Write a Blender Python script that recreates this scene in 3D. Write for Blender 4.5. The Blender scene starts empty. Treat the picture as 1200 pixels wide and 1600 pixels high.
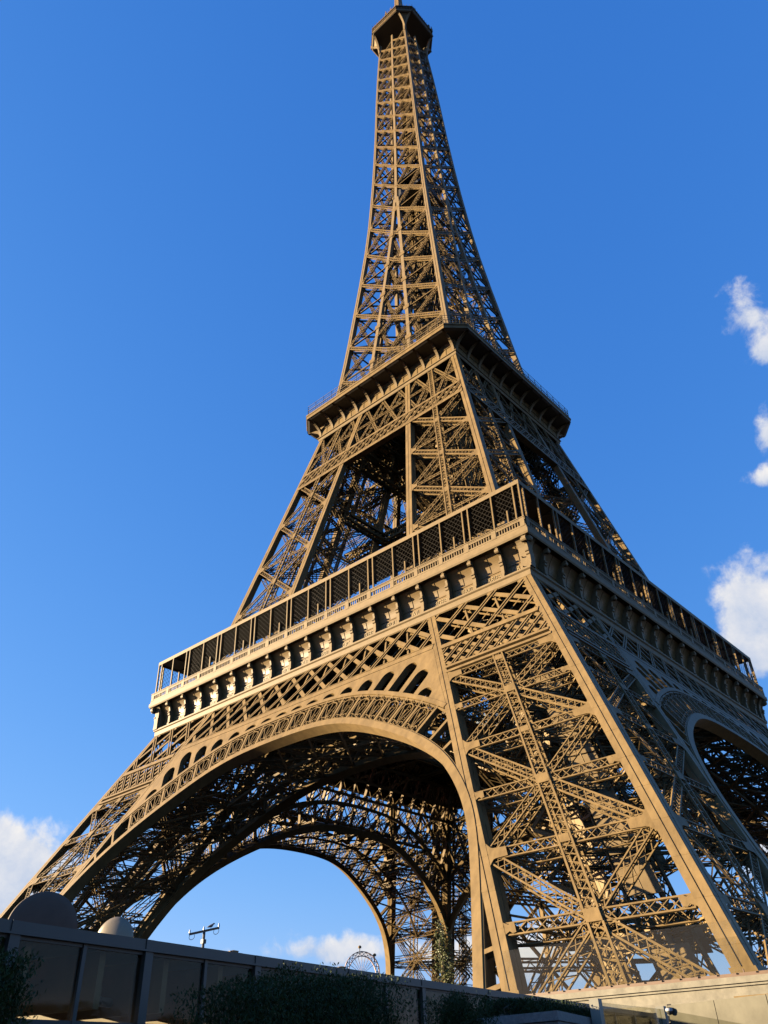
import bpy, math, random
import numpy as np
from mathutils import Vector, Matrix
R = math.radians
random.seed(7); rng = np.random.default_rng(7)
S = bpy.context.scene
COL = S.collection

# ------------------------------------------------------------------ camera
cam_d = bpy.data.cameras.new('camera'); cam = bpy.data.objects.new('camera', cam_d); COL.objects.link(cam); S.camera = cam
cam_d.sensor_width = 36.0; cam_d.lens = 28.222; cam_d.clip_start = .1; cam_d.clip_end = 20000
CAM = Vector((71.591, -101.674, 7.942))
yaw, pitch, roll = R(-40.6263), R(35.0814), R(-2.3311)
f_ = Vector((math.sin(yaw)*math.cos(pitch), math.cos(yaw)*math.cos(pitch), math.sin(pitch)))
r_ = f_.cross(Vector((0, 0, 1))).normalized(); u_ = r_.cross(f_)
c_, s_ = math.cos(roll), math.sin(roll)
r2, u2 = c_*r_ + s_*u_, -s_*r_ + c_*u_
m = Matrix((r2, u2, -f_)).transposed().to_4x4(); m.translation = CAM
cam.matrix_world = m

# ------------------------------------------------------------------ light
SUN_AZ, SUN_EL = R(240), R(11)      # clockwise from +Y
sun_dir = Vector((math.sin(SUN_AZ)*math.cos(SUN_EL), math.cos(SUN_AZ)*math.cos(SUN_EL), math.sin(SUN_EL)))
sl = bpy.data.lights.new('sun', 'SUN'); sl.energy = 5.0; sl.angle = R(.53); sl.color = (1, .80, .52)
so = bpy.data.objects.new('sun', sl); COL.objects.link(so)
so.rotation_euler = (-sun_dir).to_track_quat('-Z', 'Y').to_euler()
S.cycles.diffuse_bounces = 0; S.cycles.max_bounces = 6
S.view_settings.view_transform = 'Standard'; S.view_settings.look = 'None'; S.view_settings.gamma = 1
S.view_settings.exposure = 2.35

W = bpy.data.worlds.new('World'); S.world = W; W.use_nodes = True
nt = W.node_tree; nt.nodes.clear()
def N(t, **kw):
    n = nt.nodes.new(t)
    for k, v in kw.items(): setattr(n, k, v)
    return n
def mth(op, a, b=None, c=None, clamp=False):
    n = N('ShaderNodeMath', operation=op, use_clamp=clamp)
    for i, v in enumerate((a, b, c)):
        if v is None: continue
        if isinstance(v, (int, float)): n.inputs[i].default_value = v
        else: nt.links.new(v, n.inputs[i])
    return n.outputs[0]
def vdot(a, v):
    n = N('ShaderNodeVectorMath', operation='DOT_PRODUCT'); nt.links.new(a, n.inputs[0]); n.inputs[1].default_value = v
    return n.outputs['Value']
def mixc(f, a, b, mode='MIX'):
    n = N('ShaderNodeMix', data_type='RGBA', blend_type=mode)
    for i, v in ((0, f), (6, a), (7, b)):
        if isinstance(v, (int, float)): n.inputs[i].default_value = v
        elif isinstance(v, tuple): n.inputs[i].default_value = v
        else: nt.links.new(v, n.inputs[i])
    return n.outputs[2]
sky = N('ShaderNodeTexSky', sky_type='NISHITA'); sky.sun_disc = False
sky.sun_elevation = SUN_EL; sky.sun_rotation = SUN_AZ
sky.air_density = 1.0; sky.dust_density = .3; sky.ozone_density = 4.0; sky.altitude = 50
tc = N('ShaderNodeTexCoord'); DIR = tc.outputs['Generated']
sep = N('ShaderNodeSeparateColor'); nt.links.new(sky.outputs[0], sep.inputs[0]); cmb = N('ShaderNodeCombineColor')
for i, (p, k) in enumerate(((1.086, .71), (.664, 1.06), (.384, 2.25))): nt.links.new(mth('MULTIPLY', mth('POWER', sep.outputs[i], p), k), cmb.inputs[i])
skyc = cmb.outputs[0]
# clouds stand in the sky itself: patches around fixed directions, broken up by noise
def noise(scale, det, rough, w=0.0, dist=0.0):
    n = N('ShaderNodeTexNoise'); n.noise_dimensions = '4D'; nt.links.new(DIR, n.inputs['Vector'])
    n.inputs['W'].default_value = w; n.inputs['Scale'].default_value = scale; n.inputs['Detail'].default_value = det
    n.inputs['Roughness'].default_value = rough; n.inputs['Distortion'].default_value = dist
    return n.outputs['Fac']
n1 = noise(24, 10, .62, 1.3, .3); n2 = noise(11, 6, .6, 4.2)
wn = N('ShaderNodeTexNoise'); nt.links.new(DIR, wn.inputs['Vector']); wn.inputs['Scale'].default_value = 16; wn.inputs['Detail'].default_value = 6
wv = N('ShaderNodeVectorMath', operation='MULTIPLY_ADD'); nt.links.new(wn.outputs['Color'], wv.inputs[0]); wv.inputs[1].default_value = (.05, .05, .05)
ws = N('ShaderNodeVectorMath', operation='SUBTRACT'); nt.links.new(DIR, ws.inputs[0]); ws.inputs[1].default_value = (.025, .025, .025); nt.links.new(ws.outputs[0], wv.inputs[2])
WDIR = wv.outputs[0]
CLOUDS = [  # azimuth, elevation (deg), half width, half height (deg), weight
    (-6.0, 43.0, 2.3, 1.9, 0.74),
    (-6.4, 40.3, 1.7, 2.9, 0.85),
    (-8.7, 35.65, 1.6, 2.2, 0.82),
    (-10.0, 32.66, 2.2, 1.3, 0.8),
    (-13.7, 25.0, 3.6, 4.0, 1.25),
    (-14.36, 21.85, 3.76, 3.27, 0.80),
    (-9.6, 27.0, 2.0, 2.0, 0.3),
    (-65.8, 11.9, 5.0, 2.9, 1.7),
    (-65.5, 9.6, 4.6, 2.4, 1.2),
    (-65.94, 9.15, 2.78, 1.86, 0.90),
    (-44.97, 6.56, 5.92, 1.52, 0.85),
    (-51.34, 6.58, 3.15, 0.66, 0.50),
    (-31.85, 5.52, 6.25, 2.79, 1.00),
    (-17.02, 10.32, 4.25, 5.32, 1.10),
    (-37.74, 6.14, 4.29, 1.89, 0.80),
]
dens = None; wsum = None; ssum = None
for az, el, hw, hh, wt in CLOUDS:
    a, e = R(az), R(el)
    d = Vector((math.sin(a)*math.cos(e), math.cos(a)*math.cos(e), math.sin(e)))
    e1 = Vector((math.cos(a), -math.sin(a), 0)); e2 = e1.cross(d)
    uu = mth('MULTIPLY', vdot(WDIR, e1), 1/math.sin(R(hw))); vv = mth('MULTIPLY', vdot(WDIR, e2), 1/math.sin(R(hh)))
    r2s = mth('ADD', mth('MULTIPLY', uu, uu), mth('MULTIPLY', vv, vv))
    fwd = mth('GREATER_THAN', vdot(DIR, d), 0.0)
    mk = mth('MULTIPLY', mth('MULTIPLY', mth('EXPONENT', mth('MULTIPLY', r2s, -2.2)), fwd), wt)
    dens = mk if dens is None else mth('ADD', dens, mk)
    sh = mth('MULTIPLY', mth('ADD', mth('MULTIPLY', vv, .6), .45, clamp=True), mk)
    ssum = sh if ssum is None else mth('ADD', ssum, sh)
shade = mth('DIVIDE', ssum, mth('ADD', dens, .001))
dens = mth('MINIMUM', dens, 1.25)
fld = mth('ADD', mth('MULTIPLY', mth('SUBTRACT', n1, .5), 1.5), mth('MULTIPLY', mth('SUBTRACT', n2, .5), 1.6))
val = mth('ADD', dens, mth('MULTIPLY', fld, mth('MULTIPLY', dens, 4.0, clamp=True)))
alpha = N('ShaderNodeMapRange', interpolation_type='SMOOTHSTEP'); nt.links.new(val, alpha.inputs[0])
alpha.inputs[1].default_value = .34; alpha.inputs[2].default_value = .88
lit = mth('ADD', mth('MULTIPLY', shade, .8), mth('MULTIPLY', mth('SUBTRACT', n1, .45), 1.5), clamp=True)
ccol = mixc(lit, (1.7, 2.15, 3.0, 1), (4.3, 4.0, 3.6, 1))
fin = mixc(mth('MULTIPLY', alpha.outputs[0], .95), skyc, ccol)
bg = N('ShaderNodeBackground'); bg.inputs[1].default_value = .050
nt.links.new(fin, bg.inputs[0]); out = N('ShaderNodeOutputWorld'); nt.links.new(bg.outputs[0], out.inputs[0])

# ------------------------------------------------------------------ materials
def mat(name, col, rough=.6, metal=0.0, var=.12, scale=3.0, bump=0.0, col2=None, spec=.5, coord='Object', stretch=(1, 1, 1)):
    M = bpy.data.materials.new(name); M.use_nodes = True; t = M.node_tree; b = t.nodes['Principled BSDF']
    b.inputs['Roughness'].default_value = rough; b.inputs['Metallic'].default_value = metal
    b.inputs['Specular IOR Level'].default_value = spec
    tx = t.nodes.new('ShaderNodeTexCoord'); nz = t.nodes.new('ShaderNodeTexNoise')
    nz.inputs['Scale'].default_value = scale; nz.inputs['Detail'].default_value = 6; nz.inputs['Roughness'].default_value = .65
    mp = t.nodes.new('ShaderNodeMapping'); mp.inputs['Scale'].default_value = stretch
    t.links.new(tx.outputs[coord], mp.inputs[0]); t.links.new(mp.outputs[0], nz.inputs['Vector'])
    mx = t.nodes.new('ShaderNodeMix'); mx.data_type = 'RGBA'
    c2 = col2 or tuple(min(1, c*(1+var)) for c in col)
    mx.inputs[6].default_value = (*(c*(1-var) for c in col), 1) if not col2 else (*col, 1)
    mx.inputs[7].default_value = (*c2, 1)
    rp = t.nodes.new('ShaderNodeMapRange'); rp.inputs[1].default_value = .3; rp.inputs[2].default_value = .7
    t.links.new(nz.outputs['Fac'], rp.inputs[0]); t.links.new(rp.outputs[0], mx.inputs[0])
    t.links.new(mx.outputs[2], b.inputs['Base Color'])
    if bump:
        bp = t.nodes.new('ShaderNodeBump'); bp.inputs['Strength'].default_value = bump; bp.inputs['Distance'].default_value = .05
        t.links.new(nz.outputs['Fac'], bp.inputs['Height']); t.links.new(bp.outputs[0], b.inputs['Normal'])
    return M
def glass(name, tint, refl=.5, film=0.0, filmcol=(.3, .3, .3)):
    M = bpy.data.materials.new(name); M.use_nodes = True; t = M.node_tree; t.nodes.clear()
    tr = t.nodes.new('ShaderNodeBsdfTransparent'); tr.inputs[0].default_value = (*tint, 1)
    gl = t.nodes.new('ShaderNodeBsdfGlossy'); gl.inputs['Roughness'].default_value = .02
    lw = t.nodes.new('ShaderNodeLayerWeight'); lw.inputs['Blend'].default_value = .5      # facing is the same on both sides of a pane
    pw_ = t.nodes.new('ShaderNodeMath'); pw_.operation = 'POWER'; pw_.inputs[1].default_value = 4; t.links.new(lw.outputs['Facing'], pw_.inputs[0])
    mu = t.nodes.new('ShaderNodeMath'); mu.operation = 'MULTIPLY_ADD'; mu.inputs[1].default_value = refl; mu.inputs[2].default_value = .014
    t.links.new(pw_.outputs[0], mu.inputs[0])
    mx = t.nodes.new('ShaderNodeMixShader'); t.links.new(mu.outputs[0], mx.inputs[0])
    t.links.new(tr.outputs[0], mx.inputs[1]); t.links.new(gl.outputs[0], mx.inputs[2])
    last = mx
    if film:
        df = t.nodes.new('ShaderNodeBsdfDiffuse'); df.inputs[0].default_value = (*filmcol, 1)
        m2 = t.nodes.new('ShaderNodeMixShader'); m2.inputs[0].default_value = film
        t.links.new(mx.outputs[0], m2.inputs[1]); t.links.new(df.outputs[0], m2.inputs[2]); last = m2
    o = t.nodes.new('ShaderNodeOutputMaterial'); t.links.new(last.outputs[0], o.inputs[0])
    return M
PAINT = mat('tower_paint', (.156, .105, .046), .50, var=.25, scale=1.1, spec=.14, stretch=(1, 1, .3))
PAINT2 = mat('tower_paint_lattice', (.142, .095, .041), .55, var=.28, scale=1.2, spec=.12, stretch=(1, 1, .3))
CREAM = mat('pale_trim_paint', (.168, .120, .063), .55, var=.14, scale=1.3, spec=.14)
PANEL = mat('frieze_panel_paint', (.150, .098, .040), .4, var=.14, scale=.5, spec=.25)
SOFFIT = mat('shaded_soffit_boards', (.035, .026, .018), .7)  # dark boards, with shade under the decks and gallery roof put into the colour
DARKM = mat('dark_steel', (.035, .032, .030), .6)
NET = mat('net_wire', (.022, .018, .014), .7, spec=.1)
GOLD = mat('gilded_letters', (.23, .165, .07), .45)
STONE = mat('pale_stone', (.115, .104, .078), .85, scale=1.5, bump=.25, col2=(.21, .19, .145))
RUST = mat('red_oxide_steel', (.10, .055, .03), .6)
ROOFM = mat('zinc_roof', (.30, .31, .33), .45)
GLASSM = glass('dark_glass', (.78, .78, .72), .25)
GLASSC = glass('clear_glass', (.94, .94, .90), .3, film=.025, filmcol=(.20, .16, .10))

# ------------------------------------------------------------------ mesh helper
BARQ = np.array([[0, 1, 5, 4], [1, 2, 6, 5], [2, 3, 7, 6], [3, 0, 4, 7]])
CAPQ = np.array([[3, 2, 1, 0], [4, 5, 6, 7]])
def nrm(v):
    v = np.asarray(v, float); return v/np.maximum(np.linalg.norm(v, axis=-1, keepdims=True), 1e-9)
class MB:
    def __init__(s): s.v = []; s.q = []; s.ng = []; s.n = 0
    def add(s, v, q):
        v = np.asarray(v, float).reshape(-1, 3); s.v.append(v); s.q.append(np.asarray(q)+s.n); s.n += len(v)
    def bars(s, P, Q, w, d, n=(0, 0, 1), caps=False, centre=True):
        """square bars from P to Q; w across, d along normal n (centred, or going inward from P)"""
        P = np.atleast_2d(np.asarray(P, float)); Q = np.atleast_2d(np.asarray(Q, float))
        if len(P) == 0: return
        t = nrm(Q-P); n = np.broadcast_to(np.asarray(n, float), P.shape)
        sd = np.cross(t, n); bad = np.linalg.norm(sd, axis=1) < 1e-4
        if bad.any(): sd[bad] = np.cross(t[bad], np.array([1., .3, .2]))
        sd = nrm(sd); n2 = nrm(np.cross(sd, t))
        a = sd*(w/2); o0 = n2*(d/2) if centre else 0*n2; o1 = -n2*(d/2) if centre else -n2*d
        V = np.stack([P-a+o0, P+a+o0, P+a+o1, P-a+o1, Q-a+o0, Q+a+o0, Q+a+o1, Q-a+o1], 1)
        F = np.concatenate([BARQ, CAPQ]) if caps else BARQ
        k = len(P); s.add(V.reshape(-1, 3), (F[None]+8*np.arange(k)[:, None, None]).reshape(-1, 4))
    def box(s, c0, c1):
        x0, y0, z0 = c0; x1, y1, z1 = c1
        s.add([(x0, y0, z0), (x1, y0, z0), (x1, y1, z0), (x0, y1, z0), (x0, y0, z1), (x1, y0, z1), (x1, y1, z1), (x0, y1, z1)],
              [[0, 3, 2, 1], [4, 5, 6, 7], [0, 1, 5, 4], [1, 2, 6, 5], [2, 3, 7, 6], [3, 0, 4, 7]])
    def ring(s, rows, closed=True):
        """rows: list of loops of equal length -> skin"""
        n = len(rows[0]); V = np.concatenate([np.asarray(r, float) for r in rows]); F = []
        for i in range(len(rows)-1):
            for j in range(n if closed else n-1):
                k = (j+1) % n; F.append([i*n+j, i*n+k, (i+1)*n+k, (i+1)*n+j])
        s.add(V, F)
    def prism(s, poly, off):
        """closed polygon (3D points) extruded by vector off"""
        poly = np.asarray(poly, float); n = len(poly); off = np.asarray(off, float)
        base = s.n
        s.add(np.concatenate([poly, poly+off]), [[j, (j+1) % n, n+(j+1) % n, n+j] for j in range(n)])
        s.ng.append([base+j for j in range(n)][::-1]); s.ng.append([base+n+j for j in range(n)])
    def tube(s, pts, r, k=6):
        pts = np.asarray(pts, float); rr = np.broadcast_to(r, (len(pts),)); rows = []
        for i, p in enumerate(pts):
            t = nrm(pts[min(i+1, len(pts)-1)]-pts[max(i-1, 0)])
            a = np.cross(t, [0, 0, 1.]) if abs(t[2]) < .9 else np.cross(t, [1., 0, 0]); a = nrm(a); b = np.cross(t, a)
            rows.append([p+rr[i]*(a*math.cos(q)+b*math.sin(q)) for q in np.linspace(0, 2*math.pi, k, endpoint=False)])
        s.ring(rows); b0 = s.n-len(pts)*k
        s.ng.append([b0+j for j in range(k)][::-1]); s.ng.append([s.n-k+j for j in range(k)])
    def lathe(s, c, prof, k=16):
        rows = [[(c[0]+r*math.cos(q), c[1]+r*math.sin(q), c[2]+z) for q in np.linspace(0, 2*math.pi, k, endpoint=False)] for r, z in prof]
        s.ring(rows)
    def mesh(s, name, mt, smooth=False):
        me = bpy.data.meshes.new(name)
        V = np.concatenate(s.v) if s.v else np.zeros((0, 3)); Q = np.concatenate(s.q) if s.q else np.zeros((0, 4), int)
        nl = 4*len(Q)+sum(map(len, s.ng)); npoly = len(Q)+len(s.ng)
        me.vertices.add(len(V)); me.vertices.foreach_set('co', V.astype(np.float32).ravel())
        me.loops.add(nl); me.polygons.add(npoly)
        lv = np.concatenate([Q.ravel()]+[np.array(g) for g in s.ng]).astype(np.int32)
        st = np.concatenate([4*np.arange(len(Q)), 4*len(Q)+np.cumsum([0]+[len(g) for g in s.ng])[:-1]] if s.ng else [4*np.arange(len(Q))]).astype(np.int32)
        me.loops.foreach_set('vertex_index', lv); me.polygons.foreach_set('loop_start', st)
        me.materials.append(mt); me.update(calc_edges=True); me.validate()
        me.polygons.foreach_set('use_smooth', [bool(smooth)]*len(me.polygons))
        return me
    def build(s, name, mt, parent=None, smooth=False, rot=0.0):
        return put(name, s.mesh(name, mt, smooth), parent, rot)
def put(name, me, parent=None, rot=0.0, loc=(0, 0, 0)):
    o = bpy.data.objects.new(name, me); COL.objects.link(o); o.parent = parent
    o.rotation_euler = (0, 0, rot); o.location = loc
    return o
def tag(o, label=None, cat=None, group=None, kind=None):
    for k, v in (('label', label), ('category', cat), ('group', group), ('kind', kind)):
        if v: o[k] = v
    return o
def empty(name, loc=(0, 0, 0), rz=0.0):
    o = bpy.data.objects.new(name, None); COL.objects.link(o); o.location = loc; o.rotation_euler = (0, 0, rz); o.empty_display_size = .3
    return o
def copy_tree(o, parent, rot):
    c = o.copy(); COL.objects.link(c); c.parent = parent; c.rotation_euler = (0, 0, rot)
    for ch in list(o.children):
        d = ch.copy(); COL.objects.link(d); d.parent = c
    return c
def girder(mb, P, Q, w, d, n, step=None, tc=.115, tl=.062, front='x', back='z', sides=True, wside=None):
    """lattice box girder: front face on line PQ with outward normal n, w across, d deep (inward)"""
    P = np.asarray(P, float); Q = np.asarray(Q, float); L = np.linalg.norm(Q-P); t = (Q-P)/L
    n = nrm(np.asarray(n, float)); sd = nrm(np.cross(t, n)); n = np.cross(sd, t)
    if step is None: step = w
    k = max(2, int(round(L/step))); u = np.linspace(0, 1, k+1)[:, None]; X = P+(Q-P)*u
    a = sd*(w/2-tc/2); b = -n*(d)
    cp = []; cq = []
    for sg in (-1, 1):
        for dep in ((0, 1) if d > 0 else (0,)):
            cp.append(P+sg*a+dep*b); cq.append(Q+sg*a+dep*b)
    mb.bars(cp, cq, tc, tc, n)
    def lace(A0, A1, nn, mode):
        lo, hi = X+A0, X+A1
        if mode == 'x':
            mb.bars(np.concatenate([lo[:-1], hi[:-1]]), np.concatenate([hi[1:], lo[1:]]), tl, tl*.5, nn)
        elif mode == 'z':
            ev = np.arange(k) % 2 == 0
            A = np.where(ev[:, None], lo[:-1], hi[:-1]); B = np.where(ev[:, None], hi[1:], lo[1:])
            mb.bars(A, B, tl, tl*.5, nn)
        elif mode == '|':
            mb.bars(lo, hi, tl, tl*.5, nn)
    lace(-a, a, n, front)
    if d > 0:
        if back: lace(-a+b, a+b, n, back)
        if sides:
            lace(a, a+b, sd, 'z'); lace(-a, -a+b, sd, 'z')
def lerp(a, b, t): return np.asarray(a, float)*(1-t)+np.asarray(b, float)*t
# mirror in the leg's diagonal: the two outward faces of a leg are mirror images
def mir(p): p = np.asarray(p, float); q = p.copy(); q[..., 0] = -p[..., 1]; q[..., 1] = -p[..., 0]; return q
Q4 = [0, math.pi/2, math.pi, -math.pi/2]
TOWER = empty('lattice_tower')
tag(TOWER, 'tall brown iron lattice tower on four splayed legs joined by round arches', 'tower')
# ------------------------------------------------------------------ lower legs
def hO(z): return 60.55-.505*z
def hI(z): return 44.8-.48*z
RW = 1.1
def prism_rib(mb, fx, fy, z0, z1, w, zs=None):
    """inclined square rib; fx,fy give the min corner of the section at z"""
    zs = [z0, z1] if zs is None else zs
    rows = []
    for z in zs:
        x, y = fx(z), fy(z); rows.append([(x, y, z), (x+w, y, z), (x+w, y+w, z), (x, y+w, z)])
    mb.ring(rows); b = mb.n-4*len(zs); mb.ng.append([b+3, b+2, b+1, b]); mb.ng.append([mb.n-4+j for j in range(4)])
def rib_flanges(mb, fx, fy, zs, w, g=.10, t=.05):
    """two cover flanges on each side of the rib with a dark groove between, plus splice plates"""
    for k in range(len(zs)-1):
        z0, z1 = zs[k], zs[k+1]
        for s0, s1 in ((-.03, .5*w-g/2), (.5*w+g/2, w+.03)):
            for side in range(4):
                def pt(z, s, o):
                    x, y = fx(z), fy(z)
                    return [(x+s, y-o, z), (x+w+o, y+s, z), (x+s, y+w+o, z), (x-o, y+s, z)][side]
                A = [pt(z0, s0, 0), pt(z0, s1, 0), pt(z0, s1, t), pt(z0, s0, t)]; B = [pt(z1, s0, 0), pt(z1, s1, 0), pt(z1, s1, t), pt(z1, s0, t)]
                mb.ring([A, B])
def gusset(mb, E, inw, up, n, L=2.0, hh=1.6, tip=.42, t=.05):
    """plate on a rib edge at E reaching along inw, tall at the rib, narrow at the tip"""
    E = np.asarray(E, float); inw = nrm(inw); up = nrm(up); n = nrm(n)
    prof = [(0, hh), (.22, hh*.72), (.42, hh*.5), (.62, tip+.06), (L, tip), (L, -tip), (.62, -tip-.06), (.42, -hh*.5), (.22, -hh*.72), (0, -hh)]
    mb.prism([E+inw*a+up*b for a, b in prof], n*t)

def face_front(z):  # inner-edge point, outer-edge point on the outward face of the +x -y leg (y = -hO)
    return np.array([hI(z)+RW, -hO(z), z]), np.array([hO(z)-RW, -hO(z), z])
def face_back(z):   # inward face (y = -hI)
    return np.array([hI(z)+RW, -hI(z), z]), np.array([hO(z)-RW, -hI(z), z])
LEV = [10.2, 15.55, 20.9, 26.1, 31.3, 36.4, 40.9]
def leg_face(mb, gs, fp, n, mirror, fine=True, strut=None):
    M = mir if mirror else (lambda p: np.asarray(p, float))
    nn = M(nrm(n))
    G = lambda P, Q, w, d, **k: girder(mb, M(P), M(Q), w, d, nn, **k)
    off = -.12*nrm(n)
    Ls = [fp(z)[0]+off for z in LEV]; Rs = [fp(z)[1]+off for z in LEV]; Cs = [lerp(a, b, .5) for a, b in zip(Ls, Rs)]
    fr = dict(front='x', back='z') if fine else dict(front='z', back=None)
    st = .8 if fine else 1.3
    for i in range(len(LEV)):
        c = .55
        for a, b in ((Ls[i], Cs[i]), (Cs[i], Rs[i])):
            G(a, b, .95, 1.15, step=st, **fr)
    for i in (1, 3, 5):
        for j in (i-1, i+1):
            for E in (Ls, Rs):
                G(E[j], Cs[i], .85, 1.0, step=st, **fr)
    if fine:
        sm = strut or mb
        girder(sm, M(Cs[0]+nrm(n)*.08), M(lerp(fp(41.6)[0], fp(41.6)[1], .5)+nrm(n)*.0), 1.1, 1.1, nn, step=.75, tc=.15, tl=.075, front='x', back='z')
        for i in range(len(LEV)):
            # centre plates
            up = nrm(Cs[1]-Cs[0]); sd = nrm(Rs[0]-Ls[0]); s = .62 if i in (1, 3, 5) else .45
            P = [Cs[i]+sd*a*s+up*b*s for a, b in ((-.9, -.8), (.9, -.8), (.9, .8), (-.9, .8))]
            gs.prism([M(p+nrm(n)*.14) for p in P], nn*.05)
            for E, sg in ((Ls, 1), (Rs, -1)):
                e = E[i]-off+nrm(n)*-.02
                big = i in (0, 2, 4, 6)
                upr = nrm(E[1]-E[0])
                gusset(gs, M(e), M(sd*sg), M(upr), nn, L=1.7 if big else .9, hh=1.15 if big else .5, tip=.44 if big else .38)
nF = nrm([0, -1, .505]); nB = nrm([0, 1, -.48])

def lattice_band(mb, P0, P1, Q0, Q1, n, bay, wide=.5, thin=.24, depth=.9, second=True):
    """multiple-lattice belt between a lower line P0-P1 and an upper line Q0-Q1: wide bars one way, thin paired bars the other, posts behind"""
    P0, P1, Q0, Q1 = (np.asarray(p, float) for p in (P0, P1, Q0, Q1)); n = nrm(n)
    L = np.linalg.norm(P1-P0); H = np.linalg.norm(lerp(Q0, Q1, .5)-lerp(P0, P1, .5)); k = int(round(L/bay)); sh = H/L
    def pt(u, v): return lerp(lerp(P0, P1, u), lerp(Q0, Q1, u), v)
    def diag(us, dirn, w, off, d):
        A = []; B = []
        for u in us:
            u0, u1, v0, v1 = u, u+dirn*sh, 0., 1.
            if u0 > 1: v0 = (u0-1)/sh; u0 = 1
            if u0 < 0: v0 = -u0/sh; u0 = 0
            if u1 > 1: v1 = 1-(u1-1)/sh; u1 = 1
            if u1 < 0: v1 = 1+u1/sh; u1 = 0
            if v1-v0 < .05: continue
            A.append(pt(u0, v0)+n*off); B.append(pt(u1, v1)+n*off)
        mb.bars(A, B, w, d, n)
    ext = int(math.ceil(sh*k))+1
    us = [(i+.5)/k for i in range(-ext, k+ext)]
    diag(us, -1, wide, -.05, .10)
    dl = thin*1.15/L
    for o in (-dl, dl): diag([u+o for u in us], 1, thin*.75, .06, .08)
    mb.bars([pt(i/k, 0)-n*.35 for i in range(k+1)], [pt(i/k, 1)-n*.35 for i in range(k+1)], .22, .4, n)
    if second:
        diag(us, -1, wide*.35, -depth, .08); diag(us, 1, wide*.35, -depth-.1, .08)

# --- corner ribs
LEG = MB(); ribs = []
for nx in (0, 1):
    for ny in (0, 1):
        mb = MB()
        fx = (lambda z: hO(z)-RW) if nx else (lambda z: hI(z))
        fy = (lambda z: -hO(z)) if ny else (lambda z: -hI(z)-RW)
        prism_rib(mb, fx, fy, 10.2, 52.0 if nx*ny == 0 else 52.4, RW)
        rib_flanges(mb, fx, fy, [10.2, 52.0], RW)
        zs = np.arange(13, 51, 2.6)
        for z in zs:   # splice plates
            rib_flanges(mb, fx, fy, [z, z+.16], RW, g=.10, t=.062)
        # foot shoe
        for z0, z1, e in ((10.2, 10.9, .5), (10.9, 11.9, .16)):
            x0, y0, x1, y1 = fx(z0), fy(z0), fx(z1), fy(z1)
            mb.ring([[(x0-e, y0-e, z0), (x0+RW+e, y0-e, z0), (x0+RW+e, y0+RW+e, z0), (x0-e, y0+RW+e, z0)],
                     [(x1-e, y1-e, z1), (x1+RW+e, y1-e, z1), (x1+RW+e, y1+RW+e, z1), (x1-e, y1+RW+e, z1)]])
            mb.ng.append([mb.n-4+j for j in range(4)])
        ribs.append(mb)
BR = MB(); GS = BR; ST = MB()
leg_face(BR, GS, face_front, nF, False, strut=ST); leg_face(BR, GS, face_front, nF, True, strut=ST)
leg_face(BR, GS, face_back, nB, False, fine=False); leg_face(BR, GS, face_back, nB, True, fine=False)
# diaphragms inside the leg and horizontal platforms
for z in (15.55, 20.9, 26.1, 31.3, 36.4, 40.9, 46.0):
    a = np.array([hI(z)+.7, -hI(z)-.7, z]); b = np.array([hO(z)-.7, -hO(z)+.7, z]); c = np.array([hO(z)-.7, -hI(z)-.7, z]); d = np.array([hI(z)+.7, -hO(z)+.7, z])
    for p, q in ((a, b), (c, d)): girder(BR, p, q, .9, .9, (0, 0, 1), step=1.3, front='z', back=None)
    mids = [lerp(p, q, .5) for p, q in ((a, c), (c, b), (b, d), (d, a))]
    for i in range(4): girder(BR, mids[i], mids[(i+1) % 4], .7, .7, (0, 0, 1), step=1.2, front='z', back=None)
# lift tracks: two inclined box girders with cross frames, and a shaft with mesh sides
TR = MB(); AX = lambda z, dx, dy: np.array([.5*(hO(z)+hI(z))+dx, -.5*(hO(z)+hI(z))+dy, z])
for dx, dy in ((-3.2, 1.0), (-1.0, 3.2), (2.8, -1.6), (1.6, -2.8)):
    girder(TR, AX(10.2, dx, dy), AX(57, dx, dy), 1.0, 1.6, (1, -1, -.7), step=1.3, tc=.22, tl=.1, front='x', back='z')
for z in np.arange(11, 56, 1.35):
    TR.bars([AX(z, -3.2, 1.), AX(z, 2.8, -1.6)], [AX(z, -1., 3.2), AX(z, 1.6, -2.8)], .18, .3, (0, 0, 1))
# stairs zigzag
SRS = MB()
zz = 10.2; side = 0
while zz < 54:
    p, q = AX(zz, -4.6, -3.4), AX(zz+2.2, -.8, -4.9)
    if side: p, q = AX(zz, -.8, -4.9), AX(zz+2.2, -4.6, -3.4)
    for o in (np.array([.55, .75, 0]), np.array([-.0, -.0, 0])):
        SRS.bars([p+o], [q+o], .12, .3, (0, 0, 1)); SRS.bars([p+o+[0, 0, 1.1]], [q+o+[0, 0, 1.1]], .06, .06, (0, 0, 1))
    for t in np.linspace(0, 1, 11): SRS.bars([lerp(p, q, t)], [lerp(p, q, t)+[.55, .75, 0]], .26, .05, (0, 0, 1))
    for t in np.linspace(0, 1, 5): SRS.bars([lerp(p, q, t)], [lerp(p, q, t)+[0, 0, 1.1]], .05, .05, (1, 0, 0))
    zz += 2.2; side ^= 1
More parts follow.
